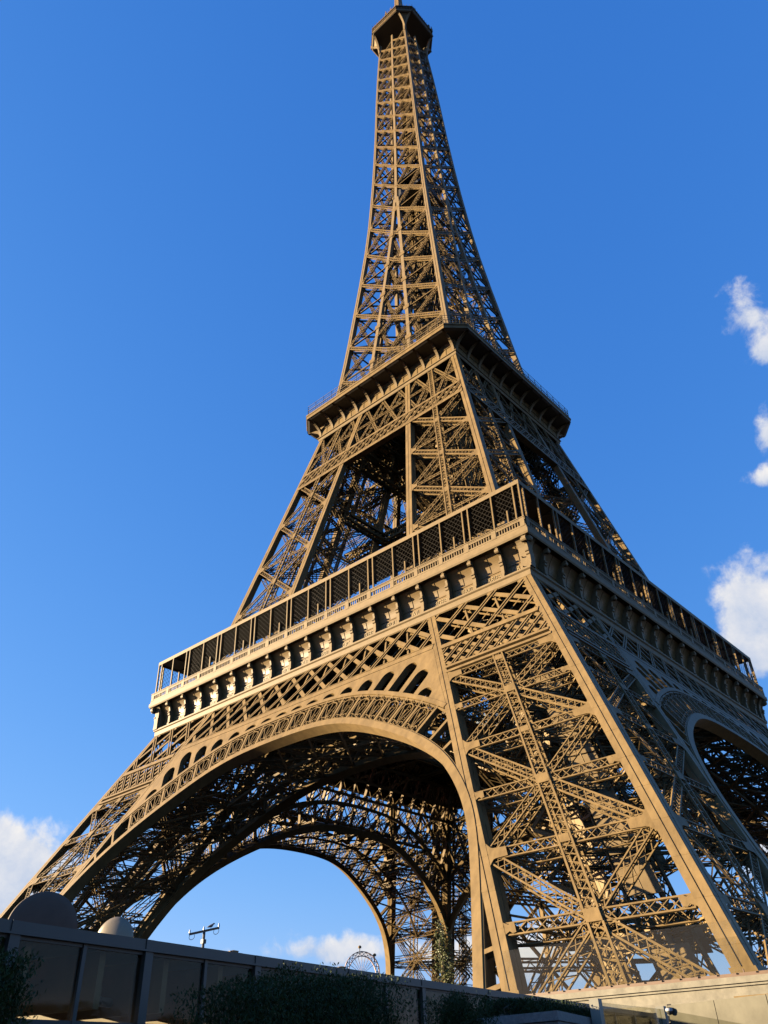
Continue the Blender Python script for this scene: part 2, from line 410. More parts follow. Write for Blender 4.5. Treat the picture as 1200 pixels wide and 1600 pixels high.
# cladding plates of the machine shaft
SH = MB()
def shaft_plate(z0, z1, d0, d1):
    P = [AX(z0, *d0), AX(z0, *d1), AX(z1, *d1), AX(z1, *d0)]; nn = nrm(np.cross(P[1]-P[0], P[3]-P[0])); SH.prism(P, nn*.08)
for z in np.arange(11, 50, 3.0):
    if rng.random() < .5: shaft_plate(z, z+2.8, (-3.4, .6), (-1.2, -1.0))
    if rng.random() < .45: shaft_plate(z, z+2.8, (-1.0, 3.4), (1.5, 4.6))
    if rng.random() < .85: shaft_plate(z, z+2.85, (.9, -3.6), (3.3, -3.3))

for d0, d1 in (((2.1, -3.4), (2.1, -3.4)), ((-2.3, -.15), (-2.3, -.15)), ((.25, 3.95), (.25, 3.95))): SH.bars([AX(11, *d0)], [AX(50, *d1)], .25, .2, (1, -1, 0))
for z in (15, 24, 33, 42): SH.bars([AX(z, 2.1, -3.4), AX(z, -2.3, -.15)], [AX(z, -2.3, -.15), AX(z, .25, 3.95)], .2, .2, (0, 0, 1))
# --- lattice belts on the two outward faces of each leg
BELT = MB(); CH = MB()
def belt(mirror):
    M = mir if mirror else (lambda p: np.asarray(p, float))
    nn = M(nF); e = lambda x, z: M([x, -hO(z)-.02, z])
    xi = lambda z: hI(z)+RW; xo = lambda z: hO(z)-RW
    lattice_band(BELT, e(xi(46.2), 46.2), e(xo(46.2), 46.2), e(xi(51.7), 51.7), e(xo(51.7), 51.7), nn, 3.75)
    lattice_band(BELT, e(xi(42.5), 42.5), e(xo(42.5), 42.5), e(xi(45.2), 45.2), e(xo(45.2), 45.2), nn, 1.9, wide=.36, thin=.2)
    for z, w, d in ((45.70, .62, .3), (42.3, .34, .3), (41.6, .34, .3)):
        CH.bars([e(xi(z), z)+nn*.10], [e(xo(z), z)+nn*.10], w, d, nn, centre=False)
belt(False); belt(True)
def part_set(defs, parent):
    """first: mesh part; rest its sub-parts"""
    root = None
    for nm, mb, mt in defs:
        o = mb.build(nm, mt, root or parent)
        if root is None: root = o
    return root
leg0 = part_set([('leg', BR, PAINT2)]+[('corner_rib', r, PAINT) for r in ribs]+[('centre_strut', ST, PAINT2), ('lift_track', TR, PAINT2), ('staircase', SRS, PAINT2),
                 ('shaft_cladding', SH, CREAM), ('lattice_belt', BELT, PAINT), ('belt_chord', CH, PAINT)], TOWER)
for a in Q4[1:]:
    cp_ = copy_tree(leg0, TOWER, a)
    for ch in list(cp_.children):
        if ch.name.startswith('shaft_cladding'): bpy.data.objects.remove(ch)

# ------------------------------------------------------------------ arches and the belt between the legs
K = 1/math.cos(math.atan(.505))                       # in-plane length per metre of height
def fpt(x, s, o=0.0):                                 # point on the leaning front face; s measured along the slope
    z = s/K; return np.array([x, -hO(z), z])+nF*o
ax = np.array([0, 6.5, 12.3, 19.0, 24.3, 28.4, 31.6, 33.5, 35.0, 36.6, 37.6]); az_ = np.array([41.1, 40.85, 39.65, 36.75, 33.85, 30.7, 26.85, 23.2, 18.6, 13.0, 9.5])
# smooth the intrados with a dense Catmull-Rom spline
cp = [(x, z*K) for x, z in zip(ax, az_)]; cp = [(-x, s) for x, s in cp[:0:-1]]+cp
cp = np.array(cp)
def crom(cp, m):
    o = []
    for i in range(len(cp)-1):
        p0 = cp[max(i-1, 0)]; p1 = cp[i]; p2 = cp[i+1]; p3 = cp[min(i+2, len(cp)-1)]
        for t in np.arange(m)/m:
            o.append(.5*((2*p1)+(-p0+p2)*t+(2*p0-5*p1+4*p2-p3)*t*t+(-p0+3*p1-3*p2+p3)*t**3))
    o.append(cp[-1]); return np.array(o)
curve = crom(cp, 12)
for _ in range(30): curve[1:-1] = .25*curve[:-2]+.5*curve[1:-1]+.25*curve[2:]
tng = nrm(np.gradient(curve, axis=0)); nor = np.stack([-tng[:, 1], tng[:, 0]], 1)
nor *= np.sign((nor*(curve-np.array([0, 7.5]))).sum(1))[:, None]
seg = np.r_[0, np.cumsum(np.linalg.norm(np.diff(curve, axis=0), axis=1))]
def at(L, off):                                       # point on the offset curve at arc length L
    x = np.array([np.interp(L, seg, curve[:, k]) for k in (0, 1)]); n = nrm(np.array([np.interp(L, seg, nor[:, k]) for k in (0, 1)]))
    return x+n*off
LT = seg[-1]
def thick(L):                                         # ring grows a little towards the haunches
    return 4.35+.45*min(1, abs(L-LT/2)/22)
ribin = lambda s: hI(s/K)+.03                         # inner edge of the leg's inner rib on the face
DEP = 1.7
ARC = MB(); RING = MB()
def band(o0, o1, front, depth, clip):
    rows = []
    for L in np.linspace(0, LT, 160):
        a = at(L, o0(L)); b = at(L, o1(L))
        if clip and (abs(a[0]) > ribin(a[1])+.25 or abs(b[0]) > ribin(b[1])+.6):
            if rows: ARC.ring(rows)
            rows = []; continue
        rows.append([fpt(*a, front), fpt(*b, front), fpt(*b, front-depth), fpt(*a, front-depth)])
    if rows: ARC.ring(rows)
band(lambda L: 0, lambda L: .78, .10, DEP*.8, False)
band(lambda L: thick(L)-.50, lambda L: thick(L), .10, DEP*.6, True)
band(lambda L: .78, lambda L: .92, .02, .3, True); band(lambda L: thick(L)-.75, lambda L: thick(L)-.6, .02, .3, True)
# radial bars and cast ornament in the ring
cell = 2.62; nc = int(LT/cell); cell = LT/nc
def ornpoly(pts, w=.09, d=.10, o=0.0):
    P = np.array([fpt(*p, o) for p in pts]); RING.bars(P[:-1], P[1:], w, d, nF)
for i in range(nc+1):
    L = i*cell; a = at(L, .75); b = at(L, thick(L)-.48)
    ok = abs(b[0]) < ribin(b[1])-.2
    if abs(a[0]) > ribin(a[1])-.6: continue
    if not ok:
        t = 1.0
        while t > .05 and abs(lerp(a, b, t)[0]) > ribin(lerp(a, b, t)[1]): t -= .05
        b = lerp(a, b, t)
    RING.bars([fpt(*a, .03)], [fpt(*b, .03)], .34, .55, nF, centre=False)
    if i == nc: continue
    def q(u, v):   # cell coordinates: u across 0..1, v radial 0..1
        Lc = L+u*cell; return at(Lc, .85+v*(thick(Lc)-1.45))
    tp = q(.5, .95)
    if abs(tp[0]) > ribin(tp[1])-.9: continue
    for back in (0.0, -1.1):
        arch = [q(.16, .22), q(.14, .5)]+[q(.5-.36*math.cos(t), .55+.30*math.sin(t)) for t in np.linspace(0.1, math.pi-.1, 9)]+[q(.86, .5), q(.84, .22)]
        ornpoly(arch, .11, .1, back)
        for u in (.32, .5, .68): ornpoly([q(.5, .06), q(.5+(u-.5)*1.7, .80)], .08, .08, back)
        for (u, v, r) in ((.22, .10, .10), (.78, .10, .10), (.12, .88, .085), (.88, .88, .085), (.36, .1, .07), (.64, .1, .07), (.5, .93, .06)):
            ornpoly([q(u+r*math.cos(t), v+r*.85*math.sin(t)) for t in np.linspace(0, 2*math.pi*.86, 9)], .08, .12, back)
# spandrel plates with round-headed openings, radial from the ring
SP_TOP = 46.0*K
def bound(p, d):
    """distance from p along unit d to the belt's lower chord or the leg rib"""
    t1 = (SP_TOP-p[1])/d[1] if d[1] > 1e-3 else 1e9
    t2 = 1e9; sg = 1 if p[0] > 0 else -1
    # rib: |x| = 44.8+.03-.48/K*s
    k = -.48/K; den = d[0]*sg-k*d[1]
    if den > 1e-6: t2 = (44.83+k*p[1]-p[0]*sg)/den
    return max(0, min(t1, t2))
SPD = MB()
def plate2d(poly, depth=.75, o=.06):
    SPD.prism([fpt(*p, o) for p in poly], -nF*depth)
sl = 2.62; 
Ls = np.arange(LT/2-13*sl, LT/2+13*sl+.01, sl)
for i in range(len(Ls)-1):
    L0, L1 = Ls[i], Ls[i+1]; Lm = .5*(L0+L1)
    def ray_(L):
        p = at(L, thick(L)-.05); d = nrm(at(L, thick(L)+1)-at(L, thick(L))); return p, d, bound(p, d)
    p0, d0, b0 = ray_(L0); p1, d1, b1 = ray_(L1); pm, dm, bm = ray_(Lm)
    if max(b0, b1) < .15 or not (abs(pm[0]) < ribin(pm[1])): continue
    outer = [p0+d0*b0]
    e0, e1 = p0+d0*b0, p1+d1*b1
    # corner of the belt chord and the rib when the cell spans it
    top0 = abs(e0[1]-SP_TOP) < .02; top1 = abs(e1[1]-SP_TOP) < .02
    if top0 != top1:
        sg = 1 if pm[0] > 0 else -1; outer.append(np.array([sg*(44.83-.48*46.0), SP_TOP]))
    outer.append(e1)
    mn = min(b0, b1, bm)
    hw = sl*.5-.30
    dip = min(mn, bm)-.55
    if dip > .45:
        def qq(u, v): return pm+nrm(p1-p0)*u+dm*v
        r = min(hw, dip*.9); hv = max(dip-r, .0)
        slot = [p1*.0+pm+nrm(p1-p0)*hw]+[qq(hw*math.cos(t), hv+r*math.sin(t)) for t in np.linspace(0, math.pi, 13)]+[pm-nrm(p1-p0)*hw]
        plate2d([p0]+outer+[p1]+slot)
    else:
        plate2d([p0]+outer+[p1])
# belt lattice between the legs
MID = MB(); MCH = MB()
e = lambda x, z, o=0: np.array([x, -hO(z), z])+nF*o
lattice_band(MID, e(-hI(46.7), 46.7), e(hI(46.7), 46.7), e(-hI(51.7), 51.7), e(hI(51.7), 51.7), nF, 3.87)
MCH.bars([e(-hI(46.35), 46.35, .09)], [e(hI(46.35), 46.35, .09)], .7, .3, nF, centre=False)
MCH.bars([e(-hI(46.35), 46.72, .13)], [e(hI(46.35), 46.72, .13)], .10, .1, nF, centre=False)
arch0 = part_set([('arch', ARC, PAINT), ('cast_ring', RING, PAINT2), ('spandrel_plate', SPD, PAINT), ('lattice_belt', MID, PAINT), ('belt_chord', MCH, PAINT)], TOWER)
for a in Q4[1:]: copy_tree(arch0, TOWER, a)

# inner arches: the same curve in the plane of the legs' inward faces, with a braced vault between the two
K2 = 1/math.cos(math.atan(.48)); nI = nrm([0, -1, .48])
def ipt(x, s, o=0.0):
    z = s/K; return np.array([x, -hI(z), z])+nI*o
INN = MB(); VLT = MB()
rows0 = []; rows1 = []
for L in np.linspace(0, LT, 120):
    a, b = at(L, 0), at(L, .95)
    rows0.append([ipt(*a, .25), ipt(*b, .25), ipt(*b, -.9), ipt(*a, -.9)])
    c, d = at(L, 4.1), at(L, 4.6)
    if abs(d[0]) < ribin(d[1])+.6: rows1.append([ipt(*c, .2), ipt(*d, .2), ipt(*d, -.7), ipt(*c, -.7)])
INN.ring(rows0); INN.ring(rows1)
prevp = None
for i in range(nc+1):
    L = i*cell; a, b = at(L, .9), at(L, 4.2)
    if abs(b[0]) > ribin(b[1])+.3: prevp = None; continue
    INN.bars([ipt(*a)], [ipt(*b)], .22, .5, nI)
    if prevp is not None:
        INN.bars([ipt(*prevp[0]), ipt(*prevp[1])], [ipt(*b), ipt(*a)], .14, .1, nI)
    prevp = (a, b)
    # spandrel posts and crossed bars up to the floor
    t = np.array([b[0]*1.0, 51.5*K])
for x in np.arange(-27, 27.1, 3.0):
    j = np.argmin(np.abs(curve[:, 0]+nor[:, 0]*4.5-x)); zb = (curve[j, 1]+nor[j, 1]*4.5)
    zt = 51.6*K
    if zb < zt-1.5: INN.bars([ipt(x, zb)], [ipt(x, zt)], .26, .5, nI)
    for dx in (-3.0, 3.0):
        j2 = np.argmin(np.abs(curve[:, 0]+nor[:, 0]*4.5-(x+dx))); zb2 = curve[j2, 1]+nor[j2, 1]*4.5
        zl = max(zb, zb2); k_ = max(1, int((zt-zl)/3.2))
        for q_ in range(k_):
            s0, s1 = zl+(zt-zl)*q_/k_, zl+(zt-zl)*(q_+1)/k_
            if s1-s0 > .8: INN.bars([ipt(x, s0)], [ipt(x+dx, s1)], .15, .1, nI)
for s_ in (51.4, 48.6, 46.2): INN.bars([ipt(-hI(s_), s_*K)], [ipt(hI(s_), s_*K)], .45, .6, nI)
for i in range(1, nc, 2):
    L = i*cell; a = at(L, .5); b = at(L, 4.2)
    if abs(a[0]) > ribin(a[1])-.3: continue
    mid = 8
    P, Q = fpt(*a, -1.5), ipt(*a, .2); girder(VLT, P, Q, .7, .7, fpt(*at(L, -1))-fpt(*a), step=.95, tc=.12, tl=.07, front='z', back=None)
    if abs(b[0]) < ribin(b[1]): girder(VLT, fpt(*b, -1.3), ipt(*b, .1), .7, .7, (0, 0, 1), step=1.1, tc=.12, tl=.07, front='z', back=None)
    L2 = min(LT, (i+2)*cell); a2 = at(L2, .5)
    if abs(a2[0]) < ribin(a2[1])-.3:
        P2, Q2 = fpt(*a2, -1.5), ipt(*a2, .2); nn_ = np.cross(Q-P, P2-P)
        M_, M2 = lerp(P, Q, .5), lerp(P2, Q2, .5)
        for u, v in ((P, M2), (M_, P2), (M_, Q2), (Q, M2)): VLT.bars([u], [v], .2, .2, nn_)
        VLT.bars([M_], [M2], .25, .3, nn_)
inn0 = part_set([('inner_arch', INN, PAINT2), ('vault_bracing', VLT, PAINT2)], TOWER)
for a in Q4[1:]: copy_tree(inn0, TOWER, a)

# ------------------------------------------------------------------ first floor
FL = MB()          # underside framing and deck
hole = 13.0
for (x0, y0, x1, y1) in ((-34, -34, 34, -hole), (-34, hole, 34, 34), (-34, -hole, -hole, hole), (hole, -hole, 34, hole)): FL.box((x0, y0, 56.3), (x1, y1, 56.7))
first_floor = FL.build('floor_deck', PAINT2, TOWER)
UF = MB()
for c in np.arange(-30.9, 31, 7.72):
    for a, b in ((-33.5, -hole), (hole, 33.5)) if abs(c) < hole else ((-33.5, 33.5),):
        for hv in (0, 1):
            P = np.array([c, a, 55.6]) if hv else np.array([a, c, 55.6]); Q = np.array([c, b, 55.6]) if hv else np.array([b, c, 55.6])
            n = np.array([1., 0, 0]) if hv else np.array([0, 1., 0])
            sh = np.array([0, 0, -2.3]); girder(UF, P+sh*.5, Q+sh*.5, 3.0, .5, n, step=2.6, tc=.3, tl=.16, front='x', back=None)
for sgn in (-1, 1):
    for hv in (0, 1):
        v = lambda a, c, z: np.array([a, c, z]) if not hv else np.array([c, a, z])
        girder(UF, v(-22, sgn*hole, 54), v(22, sgn*hole, 54), 4.4, 1., v(0, 1, 0), step=3.2, tc=.4, tl=.2, front='x', back=None)
UF.build('floor_framing', PAINT2, first_floor)

NAMES = [['JAMIN', 'GAY-LUSSAC', 'FIZEAU', 'SCHNEIDER', 'LE CHATELIER', 'BERTHIER', 'BARRAL', 'DE DION', 'GOÜIN', 'JOUSSELIN', 'BROCA', 'BECQUEREL', 'CORIOLIS', 'CAIL', 'TRIGER', 'GIFFARD', 'PERRIER', 'STURM'],
         ['CAUCHY', 'BELGRAND', 'REGNAULT', 'FRESNEL', 'DE PRONY', 'VICAT', 'EBELMEN', 'COULOMB', 'POINSOT', 'FOUCAULT', 'DELAUNAY', 'MORIN', 'HAÜY', 'COMBES', 'THENARD', 'ARAGO', 'POISSON', 'MONGE']]
BAY = 69.8/18
# frieze panel: names field below, hollow cove above, out to the gallery edge
cove = [(33.75, 52.8), (33.75, 54.35)]+[(33.75+1.0*t**1.9, 54.2+2.15*t) for t in np.linspace(.1, 1, 10)]
def sweep(mb, prof, closed=False, ext=None):
    """profile (y outward, z) swept along the face with mitred ends"""
    rows = [[(-y, -y, z) for y, z in prof], [(y, -y, z) for y, z in prof]]
    mb.ring(rows, closed)
FRZ = MB(); sweep(FRZ, cove)
for i in range(18):   # panel seams and the raised frame round each name
    x = -34.9+BAY*(i+.5)
    pr = [(x-.02, -y-.02, z) for y, z in cove[1:]]; FRZ.bars(pr[:-1], pr[1:], .05, .05, (0, -1, .3))
    for z in (52.98, 54.22): FRZ.bars([(x-BAY/2+.3, -33.77, z)], [(x+BAY/2-.3, -33.77, z)], .12, .10, (0, -1, 0))
    g = np.linspace(x-BAY/2+.4, x+BAY/2-.4, 9)
EDG = MB()
sweep(EDG, [(34.0, 56.35), (35.40, 56.35), (35.50, 56.55), (35.50, 57.0), (35.36, 57.1), (35.36, 57.4), (34.0, 57.4)], True)
COR = MB()
sweep(COR, [(33.2, 51.72), (34.36, 51.72), (34.46, 51.85), (34.46, 52.45), (34.62, 52.6), (34.62, 52.8), (33.2, 52.8)], True)
# console
def console(mb, x, w=.30):
    b = 33.75
    def sl(poly, ww): mb.prism([(x-ww/2, -(b+o), z) for o, z in poly], (ww, 0, 0))
    sl([(-.1, 52.78), (.86, 52.78), (.86, 53.1), (.76, 53.2), (.76, 54.2), (.90, 54.3), (.90, 54.55), (-.1, 54.55)], w+.14)
    sl([(-.1, 54.55), (.78, 54.55), (.82, 55.0), (.94, 55.5), (1.2, 55.8), (1.55, 56.3), (1.55, 56.36), (-.1, 56.36)], w)
    k = 12; c = (1.28, 55.96); r = .30
    sl([(c[0]+r*math.cos(t), c[1]+r*math.sin(t)) for t in np.linspace(0, 2*math.pi, k, endpoint=False)], w+.2)
    c = (.86, 54.75); r = .15
    sl([(c[0]+r*math.cos(t), c[1]+r*math.sin(t)) for t in np.linspace(0, 2*math.pi, 8, endpoint=False)], w+.18)
cm = MB(); console(cm, 0.0); cons_me = cm.mesh('console', CREAM)
def text_mesh(names):
    out_ = []
    for i, nm in enumerate(names):
        MBt = MB()
        cu = bpy.data.curves.new('t', 'FONT'); cu.body = nm; cu.align_x = 'CENTER'; cu.size = .80; cu.extrude = .02; cu.space_character = 1.05
        ob = bpy.data.objects.new('t', cu); COL.objects.link(ob); bpy.context.view_layer.update()
        me = bpy.data.meshes.new_from_object(ob); wd = max(ob.dimensions.x, .1); sx = min(1.15, 2.6/wd)
        n = len(me.vertices); co = np.zeros(n*3, np.float32); me.vertices.foreach_get('co', co); co = co.reshape(-1, 3)
        x = -34.9+BAY*(i+.5)+(.75 if i == 0 else -.72 if i == 17 else 0)
        V = np.stack([x+co[:, 0]*sx, -33.78-co[:, 2], 53.30+co[:, 1]*1.05], 1); base = MBt.n
        MBt.v.append(V); MBt.n += n
        for p in me.polygons: MBt.ng.append([base+v for v in p.vertices])
        bpy.data.objects.remove(ob); bpy.data.curves.remove(cu); out_.append(MBt.mesh('name_lettering', GOLD))
    return out_
frz_me = FRZ.mesh('frieze', PANEL); tm = [text_mesh(NAMES[0]), text_mesh(NAMES[1])]
edge_me = EDG.mesh('gallery_edge', CREAM); cor_me = COR.mesh('cornice', CREAM)
for k, a in enumerate(Q4):
    fr = put('frieze', frz_me, TOWER, a)
    put('cornice', cor_me, fr); put('gallery_edge', edge_me, fr)
    if k < 2:
        for me_t in tm[k]: put('name_lettering', me_t, fr)
    for i in range(19):
        if i == 18: break
        put('console', cons_me, fr, 0, (-34.9+BAY*(i+1)-(.35 if i == 17 else 0), 0, 0))
# corner flare below the cornice: the corner rib sweeps out into the cove
# balustrade
BAL = MB()
y = -35.30
BAL.bars([(-35.3, y, 57.5), (-35.3, y, 58.52), (-35.3, y, 58.28)], [(35.3, y, 57.5), (35.3, y, 58.52), (35.3, y, 58.28)], .16, .2, (0, 0, 1))
BAL.bars([(-35.3, y, 58.6)], [(35.3, y, 58.6)], .3, .1, (0, 0, 1))
xs = np.arange(-35.2, 35.25, .36)
BAL.bars([(x, y, 57.5) for x in xs], [(x, y, 58.3) for x in xs], .12, .06, (0, -1, 0))
for i in range(19): BAL.box((-34.9+BAY*i-.3, y-.1, 57.4), (-34.9+BAY*i+.3, y+.1, 58.66))
bal_me = BAL.mesh('balustrade', CREAM)
# gallery roof and its posts
RF = MB()
RI = 29.5
RSF = MB()
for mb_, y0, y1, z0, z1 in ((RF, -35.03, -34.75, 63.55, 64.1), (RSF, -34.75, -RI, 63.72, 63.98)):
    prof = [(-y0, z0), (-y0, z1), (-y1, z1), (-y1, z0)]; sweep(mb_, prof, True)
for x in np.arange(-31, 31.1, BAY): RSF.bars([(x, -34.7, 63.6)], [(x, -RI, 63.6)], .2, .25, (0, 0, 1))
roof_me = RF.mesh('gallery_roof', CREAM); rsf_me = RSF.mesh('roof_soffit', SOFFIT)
def post_mesh(pairs, h):
    mb = MB()
    for dx in pairs: mb.box((dx-.09, -35.02, 57.4), (dx+.09, -34.82, h))
    return mb.mesh('gallery_post', PAINT)
double_me = post_mesh((-.42, .42), 63.6); single_me = post_mesh((0,), 63.6); stub_me = post_mesh((0,), 60.6)
NT = MB()
z0, z1 = 58.6, 63.6; sp = .7; dz = z1-z0
A = []; B = []
for x in np.arange(-34.9+BAY*2-dz, 34.9+dz, sp):
    for sg in (1, -1):
        x0, x1, a0, a1 = x, x+dz*sg, z0, z1
        lo, hi = -34.9+BAY*2+.5, 34.9
        if max(x0, x1) < lo or min(x0, x1) > hi: continue
        def cl(xa, za, xb, zb):
            for lim, s in ((lo, 1), (hi, -1)):
                if (xa-lim)*s < 0: t = (lim-xa)/(xb-xa); xa, za = lim, za+(zb-za)*t
            return xa, za
        pa = cl(x0, a0, x1, a1); pb = cl(x1, a1, x0, a0)
        A.append((pa[0], -34.78+.02*sg, pa[1])); B.append((pb[0], -34.78+.02*sg, pb[1]))
NT.bars(A, B, .035, .02, (0, -1, 0)); net_me = NT.mesh('gallery_net', NET)
# back wall of the gallery: glazed hall fronts standing behind the promenade
for k, a in enumerate(Q4):
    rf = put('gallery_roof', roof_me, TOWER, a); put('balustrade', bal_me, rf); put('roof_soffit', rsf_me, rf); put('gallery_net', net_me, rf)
    for i in range(19):
        x = -34.9+BAY*i
        if i == 18: x = 34.5
        if i == 0: x = -34.5
        put('gallery_post', double_me if i % 2 == 0 else single_me, rf, 0, (x, 0, 0))
    for i in range(18):
        if i % 2: put('gallery_post', stub_me, rf, 0, (-34.9+BAY*(i+.5), 0, 0))
HAL = MB()
HAL.box((-11, -27.6, 56.7), (11, -18.5, 57.3)); HAL.ring([[(-11, -26.6, 57.3), (11, -26.6, 57.3), (11, -19, 57.3), (-11, -19, 57.3)], [(-11.5, -27.8, 61.6), (11.5, -27.8, 61.6), (11.5, -19, 62.4), (-11.5, -19, 62.4)]])
HAL.ng.append([HAL.n-4+j for j in range(4)])
hal_me = HAL.mesh('hall', mat('hall_glass', (.16, .19, .23), .12, var=.3, scale=.4, spec=.8))
HFR = MB()
for x in np.linspace(-11, 11, 12): HFR.bars([(x, -26.68, 57.3)], [(x*1.045, -27.88, 61.6)], .1, .12, (0, -1, 0))
HFR.bars([(-11, -27.1, 59), (-11.5, -27.86, 61.5)], [(11, -27.1, 59), (11.5, -27.86, 61.5)], .2, .1, (0, -1, 0))
hfr_me = HFR.mesh('hall_frame', mat('pale_metal', (.55, .56, .58), .4))
for a in Q4: h = put('hall', hal_me, TOWER, a); put('hall_frame', hfr_me, h)
# solid pier on each corner of the frieze, flaring out to the gallery edge
CP = MB(); rows = []
for y, z in [(34.42, 52.8), (34.38, 54.2)]+[(34.38+.95*(1-math.cos(t)), 54.2+2.15*math.sin(t)) for t in np.linspace(.2, math.pi/2, 8)]:
    rows.append([(y, -y, z), (y, -33.4, z), (33.4, -33.4, z), (33.4, -y, z)])
CP.ring(rows)
for sx in (0, 1):
    pr = [(34.78+.3*math.cos(t), 55.95+.36*math.sin(t)) for t in np.linspace(0, 2*math.pi, 12, endpoint=False)]
    CP.prism([(34.5, -y-.35, z) if sx == 0 else (y+.35, -34.5, z) for y, z in pr], (.5, 0, 0) if sx == 0 else (0, -.5, 0))
cp0 = CP.build('corner_pier', CREAM, TOWER)
for a in Q4[1:]: copy_tree(cp0, TOWER, a)
# ------------------------------------------------------------------ middle legs, first to second floor
def mO(z): return 26.87-.2504*(z-72)
def mI(z): return 11.6-.158*(z-72)
MW = 1.02
MLEV = [62.6, 71.7, 80.9, 90.2, 99.4]
UL = MB(); UG = UL; USTR = MB()
mF = nrm([0, -1, .2504])
def mfront(z): return np.array([mI(z)+MW, -mO(z), z]), np.array([mO(z)-MW, -mO(z), z])
def mback(z): return np.array([mI(z)+MW, -mI(z), z]), np.array([mO(z)-MW, -mI(z), z])
def mid_face(fp, n, mirror, fine):
    M = mir if mirror else (lambda p: np.asarray(p, float)); nn = M(n)
    off = -.1*n
    L = [fp(z)[0]+off for z in MLEV]; Rr = [fp(z)[1]+off for z in MLEV]
    fr = dict(front='x', back='z') if fine else dict(front='z', back=None)
    for i in range(len(MLEV)-1):
        girder(UL, M(L[i]), M(Rr[i+1]), .8, .95, nn, step=.8 if fine else 1.3, **fr)
        girder(UL, M(L[i+1]), M(Rr[i]), .85, .95, nn, step=.8 if fine else 1.3, tc=.15, **fr)
        if fine:
            up = nrm(L[i+1]-L[i]); sd = nrm(Rr[i]-L[i]); c = .25*(L[i]+L[i+1]+Rr[i]+Rr[i+1])
            UG.prism([M(c+sd*a+up*b+n*.13) for a, b in ((-.6, -.55), (.6, -.55), (.6, .55), (-.6, .55))], nn*.05)
    for i in range(len(MLEV)):
        girder(UL, M(L[i]), M(Rr[i]), .6, .9, nn, step=.8 if fine else 1.4, **fr)
        if fine:
            for E, sg in ((L, 1), (Rr, -1)): gusset(UG, M(E[i]-off-n*.02), M(nrm(Rr[0]-L[0])*sg), M(nrm(E[1]-E[0])), nn, L=1.1, hh=1.0, tip=.36)
    if fine:
        a, b = lerp(*fp(57), .5), lerp(*fp(111), .5)
        girder(USTR, M(a+n*.02), M(b+n*.02), 1.0, 1.0, nn, step=.75, tc=.18, tl=.1)
mid_face(mfront, mF, False, True); mid_face(mfront, mF, True, True)
mBk = nrm([0, 1, -.158]); mid_face(mback, mBk, False, False); mid_face(mback, mBk, True, False)
uribs = []
for nx in (0, 1):
    for ny in (0, 1):
        mb = MB(); fx = (lambda z: mO(z)-MW) if nx else mI; fy = (lambda z: -mO(z)) if ny else (lambda z: -mI(z)-MW)
        prism_rib(mb, fx, fy, 56.7, 111.6, MW); rib_flanges(mb, fx, fy, [56.7, 111.5], MW, g=.09)
        for z in np.arange(60, 110, 3.1): rib_flanges(mb, fx, fy, [z, z+.16], MW, g=.09, t=.062)
        uribs.append(mb)
for z in (71.7, 80.9, 90.2, 99.4, 106):
    a = np.array([mI(z)+.6, -mI(z)-.6, z]); b = np.array([mO(z)-.6, -mO(z)+.6, z]); c = np.array([mO(z)-.6, -mI(z)-.6, z]); d = np.array([mI(z)+.6, -mO(z)+.6, z])
    for p, q in ((a, b), (c, d)): girder(UL, p, q, .8, .8, (0, 0, 1), step=1.3, front='z', back=None)
UTR = MB(); UAX = lambda z, dx, dy: np.array([.5*(mO(z)+mI(z))+dx, -.5*(mO(z)+mI(z))+dy, z])
for dx, dy in ((-2.6, .8), (-.8, 2.6), (2.2, -1.2), (1.2, -2.2)):
    girder(UTR, UAX(57, dx, dy), UAX(112, dx*.75, dy*.75), .9, 1.3, (1, -1, -.5), step=1.2, tc=.2, tl=.1)
USR = MB(); zz = 58.; side = 0
while zz < 110:
    p, q = UAX(zz, -3.6, -2.6), UAX(zz+2.2, -.6, -3.9)
    if side: p, q = UAX(zz, -.6, -3.9), UAX(zz+2.2, -3.6, -2.6)
    for o in (np.array([.5, .7, 0]), np.zeros(3)):
        USR.bars([p+o], [q+o], .12, .3, (0, 0, 1)); USR.bars([p+o+[0, 0, 1.1]], [q+o+[0, 0, 1.1]], .06, .06, (0, 0, 1))
    for t in np.linspace(0, 1, 9): USR.bars([lerp(p, q, t)], [lerp(p, q, t)+[.5, .7, 0]], .26, .05, (0, 0, 1))
    zz += 2.2; side ^= 1
leg1 = part_set([('upper_leg', UL, PAINT2)]+[('corner_rib', r, PAINT) for r in uribs]+[('centre_strut', USTR, PAINT2), ('lift_track', UTR, PAINT2), ('staircase', USR, PAINT2)], TOWER)
for a in Q4[1:]: copy_tree(leg1, TOWER, a)
# belt across the whole face below the second floor
UB = MB()
me_ = lambda x, z, o=0: np.array([x, -mO(z), z])+mF*o
for z0, z1 in ((98.9, 102.0),):
    lattice_band(UB, me_(-mO(z0)+.6, z0, .05), me_(mO(z0)-.6, z0, .05), me_(-mO(z1)+.6, z1, .05), me_(mO(z1)-.6, z1, .05), mF, 1.75, wide=.34, thin=.22, depth=.9)
    for z, w in ((z0, .75), (z1, .5)): UB.bars([me_(-mO(z)+.6, z, .14)], [me_(mO(z)-.6, z, .14)], w, 1.0, mF, centre=False)
zs_, ze = 102.3, 111.0                 # open bracing between that belt and the floor
xs = np.linspace(-1, 1, 9)
for i in range(8):
    a0, a1, b0, b1 = (me_(xs[i]*(mO(zs_)-1), zs_, -.1), me_(xs[i+1]*(mO(zs_)-1), zs_, -.1), me_(xs[i]*(mO(ze)-1), ze, -.1), me_(xs[i+1]*(mO(ze)-1), ze, -.1))
    girder(UB, a0, b1, .6, .8, mF, step=.8, tl=.08); girder(UB, a1, b0, .6, .8, mF, step=.8, tl=.08)
